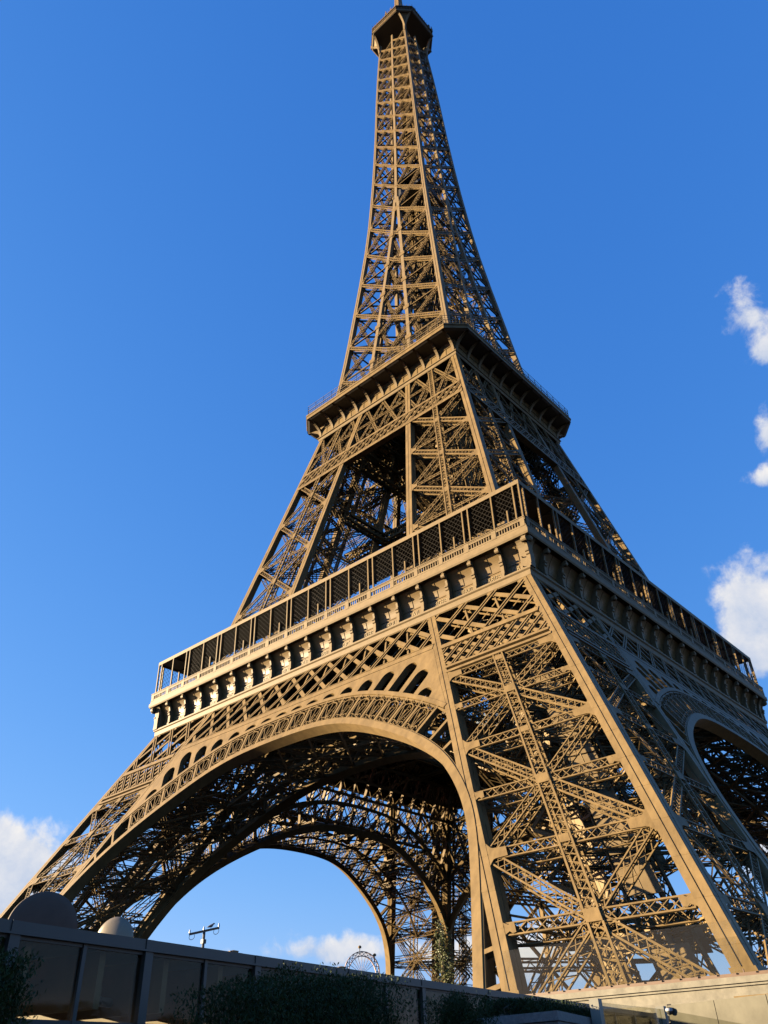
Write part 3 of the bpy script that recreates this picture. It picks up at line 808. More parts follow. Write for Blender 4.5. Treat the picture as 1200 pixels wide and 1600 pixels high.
girder(UB, me_(-mO(106.6)+1, 106.6), me_(mO(106.6)-1, 106.6), .7, .9, mF, step=.8)
ub0 = UB.build('upper_belt', PAINT2, TOWER)
for a in Q4[1:]: copy_tree(ub0, TOWER, a)
# inner framing between the middle legs (second lift level)
IF = MB()
for sgn in (-1, 1):
    for hv in (0, 1):
        v = lambda a, c, z: np.array([a, c, z]) if not hv else np.array([c, a, z])
        for z, w in ((101.0, 4.0), (108.5, 3.0), (88, 1.6)):
            girder(IF, v(-mI(z)-9, sgn*mI(z), z), v(mI(z)+9, sgn*mI(z), z), w, 1.2, v(0, sgn, 0), step=w*.6, tc=.4, tl=.22, front='x', back=None)
for c in np.arange(-12, 12.1, 4):
    IF.bars([(c, -16.5, 111), (-16.5, c, 110.6)], [(c, 16.5, 111), (16.5, c, 110.6)], .5, 1.2, (0, 0, 1))
    girder(IF, (c, -16.5, 107.5), (c, 16.5, 107.5), 1.0, 2.6, (0, 0, 1), step=2, tc=.3, tl=.16, front='z', back=None)
IF.build('floor_framing', PAINT2, TOWER)

# ------------------------------------------------------------------ second floor
H2, C2 = 20.36, 3.0
def octa(h, c, z): return [(h-c, -h, z), (h, -h+c, z), (h, h-c, z), (h-c, h, z), (-h+c, h, z), (-h, h-c, z), (-h, -h+c, z), (-h+c, -h, z)]
SD = MB()
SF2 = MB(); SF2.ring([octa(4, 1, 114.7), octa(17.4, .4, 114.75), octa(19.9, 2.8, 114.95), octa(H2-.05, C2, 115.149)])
SD.ring([octa(H2-.05, C2, 115.15), octa(H2, C2, 115.15), octa(H2, C2, 115.75), octa(H2+.12, C2, 115.85), octa(H2+.12, C2, 116.15), octa(H2-.3, C2, 116.2), octa(4, 1, 116.2)])
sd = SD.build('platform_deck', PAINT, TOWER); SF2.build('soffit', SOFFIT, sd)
SW = MB()
for a, b in ((17.08, 112.0), ):
    prof = [(17.08, 111.95), (17.12, 113.6), (17.3, 114.75)]; SW.ring([[(-y, -y, z) for y, z in prof], [(y, -y, z) for y, z in prof]], False)
for x in np.arange(-16.7+1.67/1, 16.8, 1.67): SW.bars([(x, -17.1, 112)], [(x, -17.32, 114.7)], .06, .05, (0, -1, 0))
SW.bars([(-17, -17.2, 113.7)], [(17, -17.2, 113.7)], .10, .10, (0, -1, 0))
SCN = MB(); sweep(SCN, [(16.6, 111.2), (17.15, 111.2), (17.25, 111.35), (17.25, 111.75), (17.45, 111.85), (17.45, 112.0), (16.6, 112.0)], True)
sw_me = SW.mesh('platform_wall', PAINT); sc_me = SCN.mesh('platform_cornice', CREAM)
CB = MB()
def arcb(mb, x0, x1, y0, y1, w=.5):
    """curved bracket rising from the wall and sweeping out under the deck"""
    t = np.linspace(0, math.pi/2, 11); o = [(y0+(y1-y0)*(1-math.cos(a)), 112.0+2.95*math.sin(a)) for a in t]
    i_ = [(max(y0-.1, y-.42+.0*i), min(z+.22, 114.98)) for i, (y, z) in enumerate(o)]
    xx = lambda y: x0+(x1-x0)*(y-y0)/(y1-y0)
    rows = []
    for (ya, za), (yb, zb) in zip(o, i_):
        rows.append([(xx(ya)-w/2, -ya, za), (xx(ya)+w/2, -ya, za), (xx(yb)+w/2, -yb, zb), (xx(yb)-w/2, -yb, zb)])
    mb.ring(rows)
    # thin web behind the curved flange
    ws = [[(xx(ya), -ya, za), (xx(ya), -(y0-.05), min(za+.01+2.9*(1-i/10.), 114.9))] for i, (ya, za) in enumerate(o)]
    mb.bars([(x0, -y0, 112.0)], [(x0, -y0, 114.9)], w*.8, .2, (0, -1, 0))
SRAIL = MB()
for z, w in ((117.35, .1), (116.8, .05), (118.5, .06), (117.9, .04)):
    r0 = octa(H2-.15, C2, z); SRAIL.bars([r0[0], r0[7]], [r0[7], r0[7]] if 0 else [r0[1], r0[0]], w, w, (0, 0, 1))
r0 = octa(H2-.15, C2, 116.2)
for a, b in ((r0[7], r0[0]), (r0[0], r0[1])):
    L = np.linalg.norm(np.array(b)-np.array(a)); k = int(L/.55)
    ps = np.array([lerp(a, b, i/k) for i in range(k+1)]); SRAIL.bars(ps, ps+[0, 0, 1.15], .06, .05, (0, 0, 1) if 0 else (1, 1, 0))
    ps = ps[::4]; SRAIL.bars(ps, ps+[0, 0, 2.3], .09, .08, (1, 1, 0))
sr_me = SRAIL.mesh('platform_railing', CREAM)
for k, a in enumerate(Q4):
    w_ = put('platform_wall', sw_me, TOWER, a); put('platform_cornice', sc_me, w_); put('platform_railing', sr_me, w_)
    for i in range(11):
        x = -16.7+3.34*i; mb = MB(); arcb(mb, x, x*1.02, 17.1, 20.3)
        o = mb.build('platform_console', CREAM, w_)
UPD = MB(); UPD.ring([octa(13.5, 2, 119.6), octa(14.2, 2, 119.7), octa(14.2, 2, 120.2), octa(5, 1, 120.25)])
r1 = octa(14.1, 2, 120.2)
for a, b in zip(r1, r1[1:]+r1[:1]):
    k = 16; ps = np.array([lerp(a, b, i/k) for i in range(k+1)]); UPD.bars(ps, ps+[0, 0, 1.2], .07, .07, (1, .5, 0)); UPD.bars([ps[0]+[0, 0, 1.2]], [ps[-1]+[0, 0, 1.2]], .1, .1, (0, 0, 1))
for x, y in ((-11, -15.5), (-14.5, -11), (11, 15), (14, 9)):
    UPD.box((x-2.4, y-1.4, 116.25), (x+2.4, y+1.4, 118.8))
UPD.build('upper_deck', PAINT2, TOWER)

# ------------------------------------------------------------------ shaft
HZ = np.array([(110, 17.2), (116, 15.95), (125, 14.55), (132, 13.7), (140, 12.85), (147, 12.15), (158, 11.05), (170, 9.95), (180, 9.2), (186, 8.85), (196, 8.3), (208, 7.75), (221, 7.25), (240, 6.65), (253, 6.15), (262, 5.75), (270, 5.35), (280, 5.0)])
def sO(z): return float(np.interp(z, HZ[:, 0], HZ[:, 1]))
IZ = np.array([(110, 5.9), (125, 4.6), (137, 3.6), (148, 2.65), (159, 1.75), (170, .85), (180, .25), (184, 0)])
def sI(z): return float(np.interp(z, IZ[:, 0], IZ[:, 1]))
ND = [111.8, 117.0, 127.1, 137.5, 148.0, 158.4, 169.3, 179.5, 189.4, 198.8, 208.0, 216.4, 224.4, 232.1, 239.5, 246.2, 252.5, 258.7, 264.7, 270.4]
SF = MB(); SG = SF; SRB = MB()
for k, z in enumerate(ND[:-1]):
    z1 = ND[k+1]; n = nrm([0, -1, (sO(z)-sO(z1))/(z1-z)]); big = z < 180
    w = .75 if big else .55; d = .6 if big else .45
    for sg in (-1, 1):
        o0, o1 = np.array([sg*(sO(z)-.5), -sO(z)+.05, z]), np.array([sg*(sO(z1)-.5), -sO(z1)+.05, z1])
        c0, c1 = np.array([0, -sO(z)+.05, z]), np.array([0, -sO(z1)+.05, z1])
        girder(SF, o0, c1, w, d, n, step=w*1.05, tc=.15, tl=.085); girder(SF, o1, c0, w, d, n, step=w*1.05, tc=.15, tl=.085)
        SF.bars([o0+n*-.3], [np.array([sg*sI(z), -sO(z)+.35, z])], .22, .3, n)
        # plates at the rib joints
        up = nrm(o1-o0); s = 1.0 if big else .62
        SG.prism([o0+np.array([a*-sg, 0, 0])+up*b+n*.06 for a, b in ((0, -s), (s*.9, -.25), (s*1.2, .0), (s*.9, .25), (0, s))], n*.05)
        if z > 175: SG.prism([c0+np.array([a, 0, 0])+up*b+n*.06 for a, b in ((0, -s), (s*1.1*sg, -.1), (s*1.1*sg, .1), (0, s))], n*.05)
        elif z > 115:
            ci = np.array([sg*(sI(z)+.4), -sO(z), z]); SG.prism([ci+np.array([a, 0, 0])+up*b+n*.09 for a, b in ((-.75, -.6), (.75, -.6), (.75, .6), (-.75, .6))], n*.05)
    # inner (hidden) faces of the four upright caissons
    if z < 175:
        for sg in (-1, 1):
            i0 = np.array([sg*(sI(z)+.4), -sO(z)+.6, z]); i1 = np.array([sg*(sI(z1)+.4), -sO(z1)+.6, z1]); j0 = np.array([sg*(sI(z)+.4), -sI(z)-.4, z]); j1 = np.array([sg*(sI(z1)+.4), -sI(z1)-.4, z1])
            for p, q in ((i0, j1), (i1, j0)): girder(SF, p, q, .6, .4, (sg, 0, 0), step=1.0, tc=.13, tl=.08, front='z', back=None)
zz = np.arange(112, 276, 2.0)
def curved(mb, fx, fy, zs, w):
    rows = [[(fx(z), fy(z), z), (fx(z)+w, fy(z), z), (fx(z)+w, fy(z)+w, z), (fx(z), fy(z)+w, z)] for z in zs]; mb.ring(rows)
def wz(z): return 1.0 if z < 150 else max(.62, 1.0-(z-150)*.004)
def crib(mb, sgn_out):
    rows = []
    for z in zz:
        h, w = sO(z), wz(z); rows.append([(h-w, -h, z), (h, -h, z), (h, -h+w, z), (h-w, -h+w, z)])
    mb.ring(rows)
    for sI0, sI1 in ((.0, .42), (.58, 1.0)):
        r2_ = []; r3 = []
        for z in zz:
            h, w = sO(z), wz(z); a0, a1 = h-w+w*sI0, h-w+w*sI1
            r2_.append([(a0, -h-.05, z), (a1, -h-.05, z), (a1, -h, z), (a0, -h, z)]); r3.append([(h+.05, -a0, z), (h+.05, -a1, z), (h, -a1, z), (h, -a0, z)])
        mb.ring(r2_); mb.ring(r3)
CRB = MB(); crib(CRB, 1)
IRB = MB()
for sg in (-1, 1):
    rows = []
    for z in zz[zz <= 185]:
        h, i = sO(z), sI(z); w = .8; x0 = i if sg > 0 else -i-w; rows.append([(x0, -h-.04, z), (x0+w, -h-.04, z), (x0+w, -h+.8, z), (x0, -h+.8, z)])
    IRB.ring(rows)
    rows = []
    for z in zz[zz <= 178]:
        i = sI(z); w = .7; x0 = i if sg > 0 else -i-w; rows.append([(x0, -i-w, z), (x0+w, -i-w, z), (x0+w, -i, z), (x0, -i, z)])
    IRB.ring(rows)
rows = []
for z in zz[zz >= 181]:
    h = sO(z); w = .8-.2*(z-181)/90; rows.append([(-w/2, -h-.05, z), (w/2, -h-.05, z), (w/2, -h+.6, z), (-w/2, -h+.6, z)])
IRB.ring(rows)
sh0 = part_set([('shaft', SF, PAINT2), ('corner_rib', CRB, CREAM), ('centre_rib', IRB, CREAM)], TOWER)
for a in Q4[1:]: copy_tree(sh0, TOWER, a)
LC = MB()     # lift shafts, stairs and landings in the middle
for x, y in ((-2.6, -1.2), (2.6, -1.2), (-2.6, 1.2), (2.6, 1.2), (0, -1.2), (0, 1.2)):
    s0, s1 = 1.0, .62
    girder(LC, (x*s0, y*s0, 112), (x*s1, y*s1, 275), .7, .7, (0, -1, 0), step=1.5, tc=.2, tl=.11, front='x', back='x')
for z in np.arange(116, 274, 5.1):
    s = 1-.38*(z-112)/163
    LC.bars([(-2.9*s, -1.5*s, z), (-2.9*s, 1.5*s, z), (-2.9*s, -1.5*s, z), (2.9*s, -1.5*s, z)], [(2.9*s, -1.5*s, z), (2.9*s, 1.5*s, z), (-2.9*s, 1.5*s, z), (2.9*s, 1.5*s, z)], .35, .4, (0, 0, 1))
    h = sO(z)-.8
    LC.bars([(-h, -h, z), (h, -h, z)], [(h, h, z), (-h, h, z)], .22, .35, (0, 0, 1))
sp = [(1.1*math.cos(t*1.15)-0.2, 3.0-(t*.012)+.9*math.sin(t*1.15), 117+t*.62) for t in range(0, 250)]
LC.tube(sp, .16, 4)
for x in (-3.6, 3.6): LC.box((x-.12, -.4, 117), (x+.12, .4, 190))
lc = LC.build('lift_core', PAINT2, TOWER)
CABN = MB()
for z0, hh, h in ((190.5, 1.0, 5.2), (197.2, .5, 5.0)): CABN.box((-h, -h, z0), (h, h, z0+hh))
CABN.box((-4.6, -3.9, 191.5), (-.6, .4, 197.2)); CABN.box((1.0, -.8, 191.5), (4.4, 3.8, 197.2))
CABN.build('landing', DARKM, lc)

# ------------------------------------------------------------------ summit
H3, C3 = 8.6, 3.65
TOP = MB()
TOP.ring([octa(H3-.2, C3-.1, 277.2), octa(H3, C3, 277.35), octa(H3, C3, 278.0), octa(H3-.22, C3-.1, 278.02), octa(H3-.22, C3-.1, 279.9), octa(H3+.08, C3, 280.0), octa(H3+.08, C3, 280.35), octa(H3-.4, C3-.2, 280.4), octa(1, .3, 280.45)])
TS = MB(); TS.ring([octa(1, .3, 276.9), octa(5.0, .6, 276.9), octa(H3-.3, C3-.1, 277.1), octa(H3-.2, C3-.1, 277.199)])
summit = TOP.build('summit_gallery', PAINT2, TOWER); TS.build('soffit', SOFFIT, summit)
TB = MB()
for (x0, y0), (x1, y1) in ((( 5.3, -5.4), (4.95, -8.62)), ((5.4, -5.3), (8.62, -4.95))):
    t = np.linspace(0, math.pi/2, 10); rows = []
    for a in t:
        f = 1-math.cos(a); z = 269.2+8.15*math.sin(a); c = np.array([x0+(x1-x0)*f, y0+(y1-y0)*f, z]); d = nrm(np.array([y1-y0, -(x1-x0), 0])); w = .30
        i_ = np.array([-(x1-x0), -(y1-y0), 0]); i_ = nrm(i_)*.45
        rows.append([c-d*w, c+d*w, c+d*w+i_+[0, 0, .2], c-d*w+i_+[0, 0, .2]])
    TB.ring(rows)
TW = MB()
tt = np.linspace(0, math.pi/2, 10); rows = [[(5.2+(4.75-5.2)*(1-math.cos(a)), -5.2-3.1*(1-math.cos(a)), 269.3+7.9*math.sin(a)), (5.2+3.1*(1-math.cos(a)), -5.2+.45*(1-math.cos(a)), 269.3+7.9*math.sin(a))] for a in tt]
TW.ring([r+[tuple(np.array(q)+[-.1, .1, .1]) for q in r[::-1]] for r in rows])
for k, a in enumerate(Q4): b_ = TB.build('summit_bracket', CREAM, summit, rot=a); TW.build('web', PAINT2, b_)
TA = MB()
o8 = octa(H3-.1, C3, 278.3)
for a, b in zip(o8, o8[1:]+o8[:1]):
    for z in (0, .6, 1.2, 1.9): TA.bars([np.array(a)+[0, 0, z]], [np.array(b)+[0, 0, z]], .10 if z else .25, .12, (0, 0, 1))
    k = int(np.linalg.norm(np.array(b)-np.array(a))/.9)+1
    ps = np.array([lerp(a, b, i/k) for i in range(k+1)]); TA.bars(ps, ps+[0, 0, 3.6], .09, .09, (1, .4, 0))
TA.build('summit_railing', CREAM, summit)
for i in range(70):
    AN = MB()
    t = rng.random()*2*math.pi; r = 7.6+rng.random()*1.2; x, y = r*math.cos(t), r*math.sin(t)
    sc_ = min(1.0, 8.2/max(abs(x), abs(y)), 12.6/(abs(x)+abs(y))); x *= sc_; y *= sc_; h = .8+rng.random()*2.4
    AN.bars([(x, y, 280.3)], [(x, y, 280.3+h+1)], .09+.1*rng.random(), .1, (1, 0, 0), caps=True)
    if rng.random() < .5: AN.box((x-.18, y-.18, 281.2), (x+.18, y+.18, 281.2+.5+rng.random()*1.1))
    AN.build('antenna', PAINT2, summit)
for x, y, h in ((-8.75, -4.7, 4.5), (-8.75, -3.0, 5.0), (8.75, 4.4, 4.0), (8.75, 3.0, 2.5)):
    AN = MB(); AN.bars([(x, y, 278)], [(x, y, 278+h)], .22, .22, (1, 0, 0), caps=True); AN.bars([(x, y, 279)], [(x*.9, y*.9, 279)], .1, .1, (0, 0, 1)); AN.box((x-.25, y-.25, 278.6), (x+.25, y+.25, 280.6)); AN.build('antenna', PAINT2, summit)
CU = MB()
CU.ring([octa(5.6, 1.2, 280.4), octa(5.6, 1.2, 284.2), octa(6.2, 1.4, 284.6), octa(6.0, 1.4, 285.2), octa(3.6, .8, 285.6), octa(3.2, .7, 291), octa(2.2, .5, 296), octa(1.2, .3, 300), octa(.6, .15, 324)])
for a in np.linspace(0, 2*math.pi, 17)[:-1]:
    CU.bars([(5.9*math.cos(a), 5.9*math.sin(a), 280.5)], [(5.2*math.cos(a), 5.2*math.sin(a), 290)], .18, .2, (0, 0, 1))
CU.build('cupola', PAINT2, summit)
# ------------------------------------------------------------------ ground and masonry
GZ = 6.3
g = MB(); g.add([(-5000, -5000, GZ), (5000, -5000, GZ), (5000, 5000, GZ), (-5000, 5000, GZ)], [[0, 1, 2, 3]])
tag(g.build('ground', mat('gravel', (.045, .042, .037), .9, scale=.8, bump=.3)), kind='structure')
PL = MB()
for z0, z1, e in ((GZ, 10.15, .45), (10.15, 10.3, .62), (10.3, 10.5, .55), (10.5, 11.0, .30), (11.0, 11.12, .40), (11.12, 11.4, .50)):
    a, b = 36.8, 55.4; PL.box((a-e, -b-e, z0), (b+e, -a+e, z1))
pl_me = PL.mesh('stone_base', STONE)
RS = MB(); 
for y in (-55.62,): RS.bars([(36.5, y, 11.5), (36.5, y-.08, 11.42)], [(55.7, y, 11.5), (55.7, y-.08, 11.42)], .13, .1, (0, -1, 0))
for x in np.arange(37, 55.7, 1.0): RS.box((x-.03, -55.74, 11.40), (x+.03, -55.66, 11.57))
rs_me = RS.mesh('steel_kerb', RUST)
for k, a in enumerate(Q4): o = put('stone_base', pl_me, TOWER, a); put('steel_kerb', rs_me, o)
gb = empty('glass_barrier', (47.2, -55.4, 11.4)); tag(gb, 'clear glass security screen standing on the stone base in front of the nearest leg', 'glass barrier')
xs = [39.9, 43.6, 47.3, 51.0, 54.3]
for i in range(4):
    p = MB(); p.box((xs[i]+.012-47.2, -.02, .18), (xs[i+1]-.012-47.2, .02, 2.55)); p.build('glass_pane', GLASSC, gb)
p = MB()
for x in xs: p.box((x-47.2-.03, -.035, .1), (x-47.2+.03, .035, .34))
p.build('clamp_rail', RUST, gb)

# ------------------------------------------------------------------ foliage helpers
LEAFD = mat('dark_hedge_leaf', (.017, .031, .007), .65, var=.45, scale=6, spec=.15)
LEAFT = mat('tree_leaf', (.075, .088, .022), .6, var=.4, scale=4)
BARK = mat('bark', (.10, .075, .05), .9, scale=8)
def leaves(mb, P, size, up=.3, el=2.2):
    P = np.asarray(P, float); k = len(P)
    d = rng.normal(size=(k, 3)); d[:, 2] = np.abs(d[:, 2])*.8+up; d = nrm(d); s = nrm(np.cross(d, rng.normal(size=(k, 3))))
    L = size*(.6+.8*rng.random((k, 1))); w = L/el
    V = np.stack([P, P+d*L*.5+s*w*.5, P+d*L, P+d*L*.5-s*w*.5], 1)
    mb.add(V.reshape(-1, 3), np.arange(4*k).reshape(-1, 4))
def hedge(name, path, width, z0, ztop, n, label, size=.048, lump=.22):
    """clipped shrub line along a path of (x, y); uneven top"""
    path = np.asarray(path, float); c = path[:, :2].mean(0); root = empty(name, (c[0], c[1], z0)); tag(root, label, 'hedge')
    seg_ = np.r_[0, np.cumsum(np.linalg.norm(np.diff(path[:, :2], axis=0), axis=1))]; Lp = seg_[-1]
    u = rng.random(n)*Lp; ctr = np.stack([np.interp(u, seg_, path[:, 0]), np.interp(u, seg_, path[:, 1])], 1)
    ph = rng.random(12)*6.28
    bump = sum(math.sin(0)+np.sin(u*f+ph[i])*a for i, (f, a) in enumerate(((1.3, .5), (2.9, .35), (6.1, .25), (11, .18))))*lump
    tops = np.interp(u, seg_, ztop)+bump*.6
    t = rng.random(n)*math.pi; rad = np.clip(1-np.abs(rng.normal(size=n))*.16, .2, 1.08)
    off = np.cos(t)*width*.5*rad; zz_ = z0+(tops-z0)*np.where(rng.random(n) < .55, np.sin(t)*rad, rng.random(n)*.98)
    dv = np.gradient(path[:, :2], axis=0).mean(0); dv /= np.linalg.norm(dv); sd = np.array([-dv[1], dv[0]])
    P = np.column_stack([ctr+sd*off[:, None]+rng.normal(size=(n, 2))*.05, zz_])-np.array([c[0], c[1], z0])
    mb = MB(); leaves(mb, P, size, .5, 2.8); mb.build('foliage', LEAFD, root)
    st = MB(); st.tube([(x_-c[0], y_-c[1], .03) for x_, y_ in path[:, :2]], .05, 5)
    for uu in np.arange(.2, Lp, .3):
        b = np.array([np.interp(uu, seg_, path[:, 0])-c[0], np.interp(uu, seg_, path[:, 1])-c[1], 0]); tp = np.interp(uu, seg_, ztop)-z0
        st.tube([b, b+[rng.normal()*.1, rng.normal()*.1, tp*.5], b+[rng.normal()*.15, rng.normal()*.15, tp*.85]], [.03, .02, .008], 4)
    st.build('stems', BARK, root); return root
hedge('hedge', [(62.4, -94.5), (62.2, -93.2), (61.95, -92.0), (61.7, -91.2), (61.6, -90.7)], 1.7, GZ, [8.95, 9.22, 9.24, 9.14, 8.9], 110000, 'broad dark clipped hedge in front of the long glass pavilion')
hedge('bush', [(61.75, -88.9), (61.5, -88.5), (61.3, -88.0)], 1.2, GZ, [9.02, 9.16, 9.0], 36000, 'small rounded bush between the broad hedge and the stone planter', lump=.06)
hedge('hedge', [(60.2, -85.3), (60.0, -83.6), (59.8, -81.9)], 1.5, 8.85, [9.20, 9.16, 9.10], 24000, 'low hedge growing in the grey stone planter', size=.05, lump=.06)
hedge('bush', [(62.9, -98.8), (63.15, -98.1), (63.2, -97.45)], 1.3, GZ, [9.0, 9.2, 9.0], 60000, 'dark leafy bush cut by the left edge beside the glass pavilion', lump=.15)

# ------------------------------------------------------------------ stone planter
A, B, C4, D4 = (59.0, -85.36), (61.9, -85.86), (60.3, -81.4), (58.3, -81.3)
pl = empty('stone_planter', (60, -83.5, GZ)); tag(pl, 'grey stone planter wall with a thick cap, filled by the low hedge', 'planter')
CONC = mat('weathered_stone', (.12, .117, .108), .9, scale=14, bump=.35, col2=(.20, .195, .18))
def ringbox(mb, pts, z0, z1, grow=0.0):
    c = np.mean(pts, 0); q = [np.array(p)+nrm(np.array(p)-c)*grow for p in pts]
    mb.ring([[(p[0]-60, p[1]+83.5, z0-GZ) for p in q], [(p[0]-60, p[1]+83.5, z1-GZ) for p in q]]); b = mb.n-8
    mb.ng.append([b+3, b+2, b+1, b]); mb.ng.append([b+4, b+5, b+6, b+7])
q = MB(); ringbox(q, (A, B, C4, D4), GZ, 8.70); q.build('planter_wall', CONC, pl)
q = MB(); ringbox(q, (A, B, C4, D4), 8.71, 8.87, .08); q.build('coping', CONC, pl)

# ------------------------------------------------------------------ glass pavilion
PA = empty('glass_pavilion', (59.81, -96.18, GZ), math.atan2(.9765, -.2155)); tag(PA, 'long low dark glass pavilion with slim grey steel posts and a flat roof', 'pavilion')
ZT = 9.84-GZ
STEEL = mat('grey_green_steel', (.034, .035, .031), .5, var=.08)
BRN = mat('brown_board', (.20, .13, .065), .6, var=.2, scale=1.2)
x0, x1, dep = -4.0, 40.0, 6.0
q = MB(); q.box((x0, .02, ZT-.17), (x1, dep, ZT-.02)); q.box((x0, -.06, ZT-.15), (x1, .02, ZT)); q.build('roof', STEEL, PA)
q = MB(); q.box((x0, -.02, ZT-.215), (x1, .04, ZT-.153)); q.box((x0, -.10, ZT-.168), (x1, -.0605, ZT-.140)); q.build('fascia_trim', STEEL, PA)
thick_ = [-2.4, .23, 2.8, 5.63, 8.9, 12.28, 16.36, 20.67, 25.96, 31.5, 37]; thin_ = [-1.1, 1.51, 4.22, 7.2, 10.5, 14.28, 18.4, 23.23, 28.7, 34.2]
for x in thick_: q = MB(); q.box((x-.085, -.075, 0), (x+.085, .12, ZT-.001)); q.build('post', STEEL, PA)
for x in thin_: q = MB(); q.box((x-.035, -.04, 0), (x+.035, .06, ZT-.16)); q.build('mullion', STEEL, PA)
al = sorted(thick_+thin_)
for a, b in zip(al, al[1:]): q = MB(); q.box((a+.04, .0, .1), (b-.04, .015, ZT-.22)); q.build('glazing', GLASSM, PA)
q = MB(); q.box((x0, -.03, 2.36), (x1, .05, 2.42)); q.box((x0, -.04, 0), (x1, .05, .12)); q.build('rail', STEEL, PA)
q = MB()
for x in np.arange(x0+.5, x1, 1.4): q.box((x-.06, .2, ZT-.95), (x+.06, dep+.3, ZT-.2))
for y in (1.6, 3.4, 5.2): q.box((x0, y-.08, ZT-.72), (x1, y+.08, ZT-.5))
q.build('ceiling_beam', BRN, PA)
q = MB()
for x in np.arange(x0, x1, 5.2):
    q.box((x, dep-.1, 0), (x+2.9, dep, 1.2)); q.box((x+3.2, dep-.6, 0), (x+3.35, dep-.45, ZT-.2))
for x in np.arange(1.5, x1, 4.3): q.box((x, 2.2, 0), (x+2.2, 3.0, 1.15)); q.box((x+.4, 3.6, .9), (x+1.5, 3.7, 2.5))
q.build('back_wall', BRN, PA)
q = MB(); q.box((x0, .05, .01), (x1, dep, .05)); q.build('floor', DARKM, PA)
q = MB()
for x, y in ((3.1, 1.2), (7.9, 2.3), (13, 1.4)): q.tube([(x, y, ZT-.75), (x+.35, y+.1, ZT-.75)], .07, 10)
q.build('spot_fitting', ROOFM, PA)
for x, nm in ((5.35, 'left'), (9.1, 'right')):
    v = empty('roof_vent', (59.81-.2155*x-.9765*.3, -96.18+.9765*x-.2155*.3, 9.84), R(102.4)); tag(v, 'small flat metal box on the pavilion roof, '+('nearer the T mast' if nm == 'left' else 'nearer the lattice hoop'), 'roof vent', 'boxes on the pavilion roof')
    q = MB(); q.box((-.14, -.1, 0), (.14, .1, .05)); q.build('housing', RUST, v); q = MB(); q.lathe((0, 0, .05), [(.09, 0), (.10, .03), (.0, .05)], 10); q.build('cap', BRN, v)

# ------------------------------------------------------------------ round dishes, T pole, hoop
def dish(P, r, face, mt, label, tilt=0.0):
    o = empty('round_dish', (P[0], P[1], GZ)); tag(o, label, 'dish')
    n = nrm(np.array([face[0], face[1], tilt])); a = nrm(np.cross([0, 0, 1.], n)); b = np.cross(n, a); rows = []
    c = np.array([0, 0, P[2]-GZ])
    for t, dd in ((1, -.07), (1.0, -.02), (.985, .0), (.8, .05), (.55, .09), (.3, .115), (.02, .12)):
        rows.append([c+n*r*dd*1.3+r*t*(a*math.cos(w)+b*math.sin(w)) for w in np.linspace(0, 2*math.pi, 49)[:-1]])
    q = MB(); q.ring(rows); q.build('shell', mt, o, smooth=True)
    q = MB(); q.tube([c-n*r*.15, [0-n[0]*r*.5, 0-n[1]*r*.5, c[2]-r*.3], [-n[0]*r*.5, -n[1]*r*.5, 0]], .06, 8); q.build('mast', STEEL, o)
dish((50.27, -90.63, 11.24), .86, (.93, -.30), mat('dull_brown_metal', (.075, .05, .036), .8, var=.1), 'large dark brown round dish rising behind the pavilion roof', -.1)
dish((51.13, -89.1, 11.02), .53, (.45, -.88), mat('pale_bronze', (.2, .16, .11), .35, metal=.25), 'small pale bronze round dish behind the pavilion roof, right of the dark one', .0)
tp = empty('t_pole', (52.41, -87.24, GZ)); tag(tp, 'slim T shaped mast with three white insulators above the pavilion roof', 'mast')
q = MB(); q.tube([(0, 0, 0), (0, 0, 4.9)], [.05, .035], 8); q.box((-.05, -.05, 4.62), (.05, .05, 4.72)); q.build('post', DARKM, tp)
e0, e1 = np.array([-.24, -.30, 4.84]), np.array([.24, .30, 4.99]); q = MB(); q.bars([e0], [e1], .045, .05, (0, 0, 1), caps=True); q.build('crossbar', RUST, tp)
WHT = mat('white_ceramic', (.75, .75, .72), .3)
for t in (0.02, .48, .98):
    c = lerp(e0, e1, t); q = MB(); q.lathe(c+[0, 0, .02], [(.022, 0), (.026, .04), (.016, .06), (.02, .08), (.0, .10)], 10); q.build('insulator', WHT, tp)
for t in (.1, .9):
    c = lerp(e0, e1, t); dd = nrm(e1-e0); q = MB(); q.tube([c+dd*.07*math.cos(w)+np.array([0, 0, -.07-.07*math.sin(w)]) for w in np.linspace(-.6, math.pi+.6, 10)], .007, 4); q.build('wire_loop', DARKM, tp)
c = lerp(e0, e1, .72)+np.array([52.41, -87.24, GZ]); pg = empty('pigeon', c+[0, 0, .02]); tag(pg, 'small grey pigeon perched on the bar of the T shaped mast', 'pigeon')
q = MB(); d3 = nrm(np.array([.5, .8, 0])); ax3 = [(-.11, .035, .006), (-.07, .045, .02), (-.03, .06, .034), (.015, .075, .036), (.04, .10, .026), (.055, .118, .021), (.075, .122, .017), (.092, .117, .006)]
q.tube([d3*a+np.array([0, 0, b]) for a, b, r in ax3], [r for a, b, r in ax3], 10); q.tube([d3*0+[.012, .01, .05], d3*0+[.012, .012, 0]], .004, 4); q.tube([d3*0+[-.012, -.01, .05], d3*0+[-.012, -.012, 0]], .004, 4)
q.build('body', mat('pigeon_grey', (.14, .13, .13), .8, var=.3, scale=20), pg, smooth=True)
ho = empty('lattice_hoop', (23.7, -50.6, GZ)); tag(ho, 'rounded lattice hoop with lamp heads showing just above the pavilion roof', 'lattice hoop')
q = MB(); dh = nrm(np.array([.6, .8, 0])); nh = np.array([.8, -.6, 0]); prev = None
hp = [dh*-1.35+[0, 0, 0]]+[dh*(-1.35*math.cos(w))+np.array([0, 0, 8.15+1.4*math.sin(w)]) for w in np.linspace(0, math.pi, 13)]+[dh*1.35]
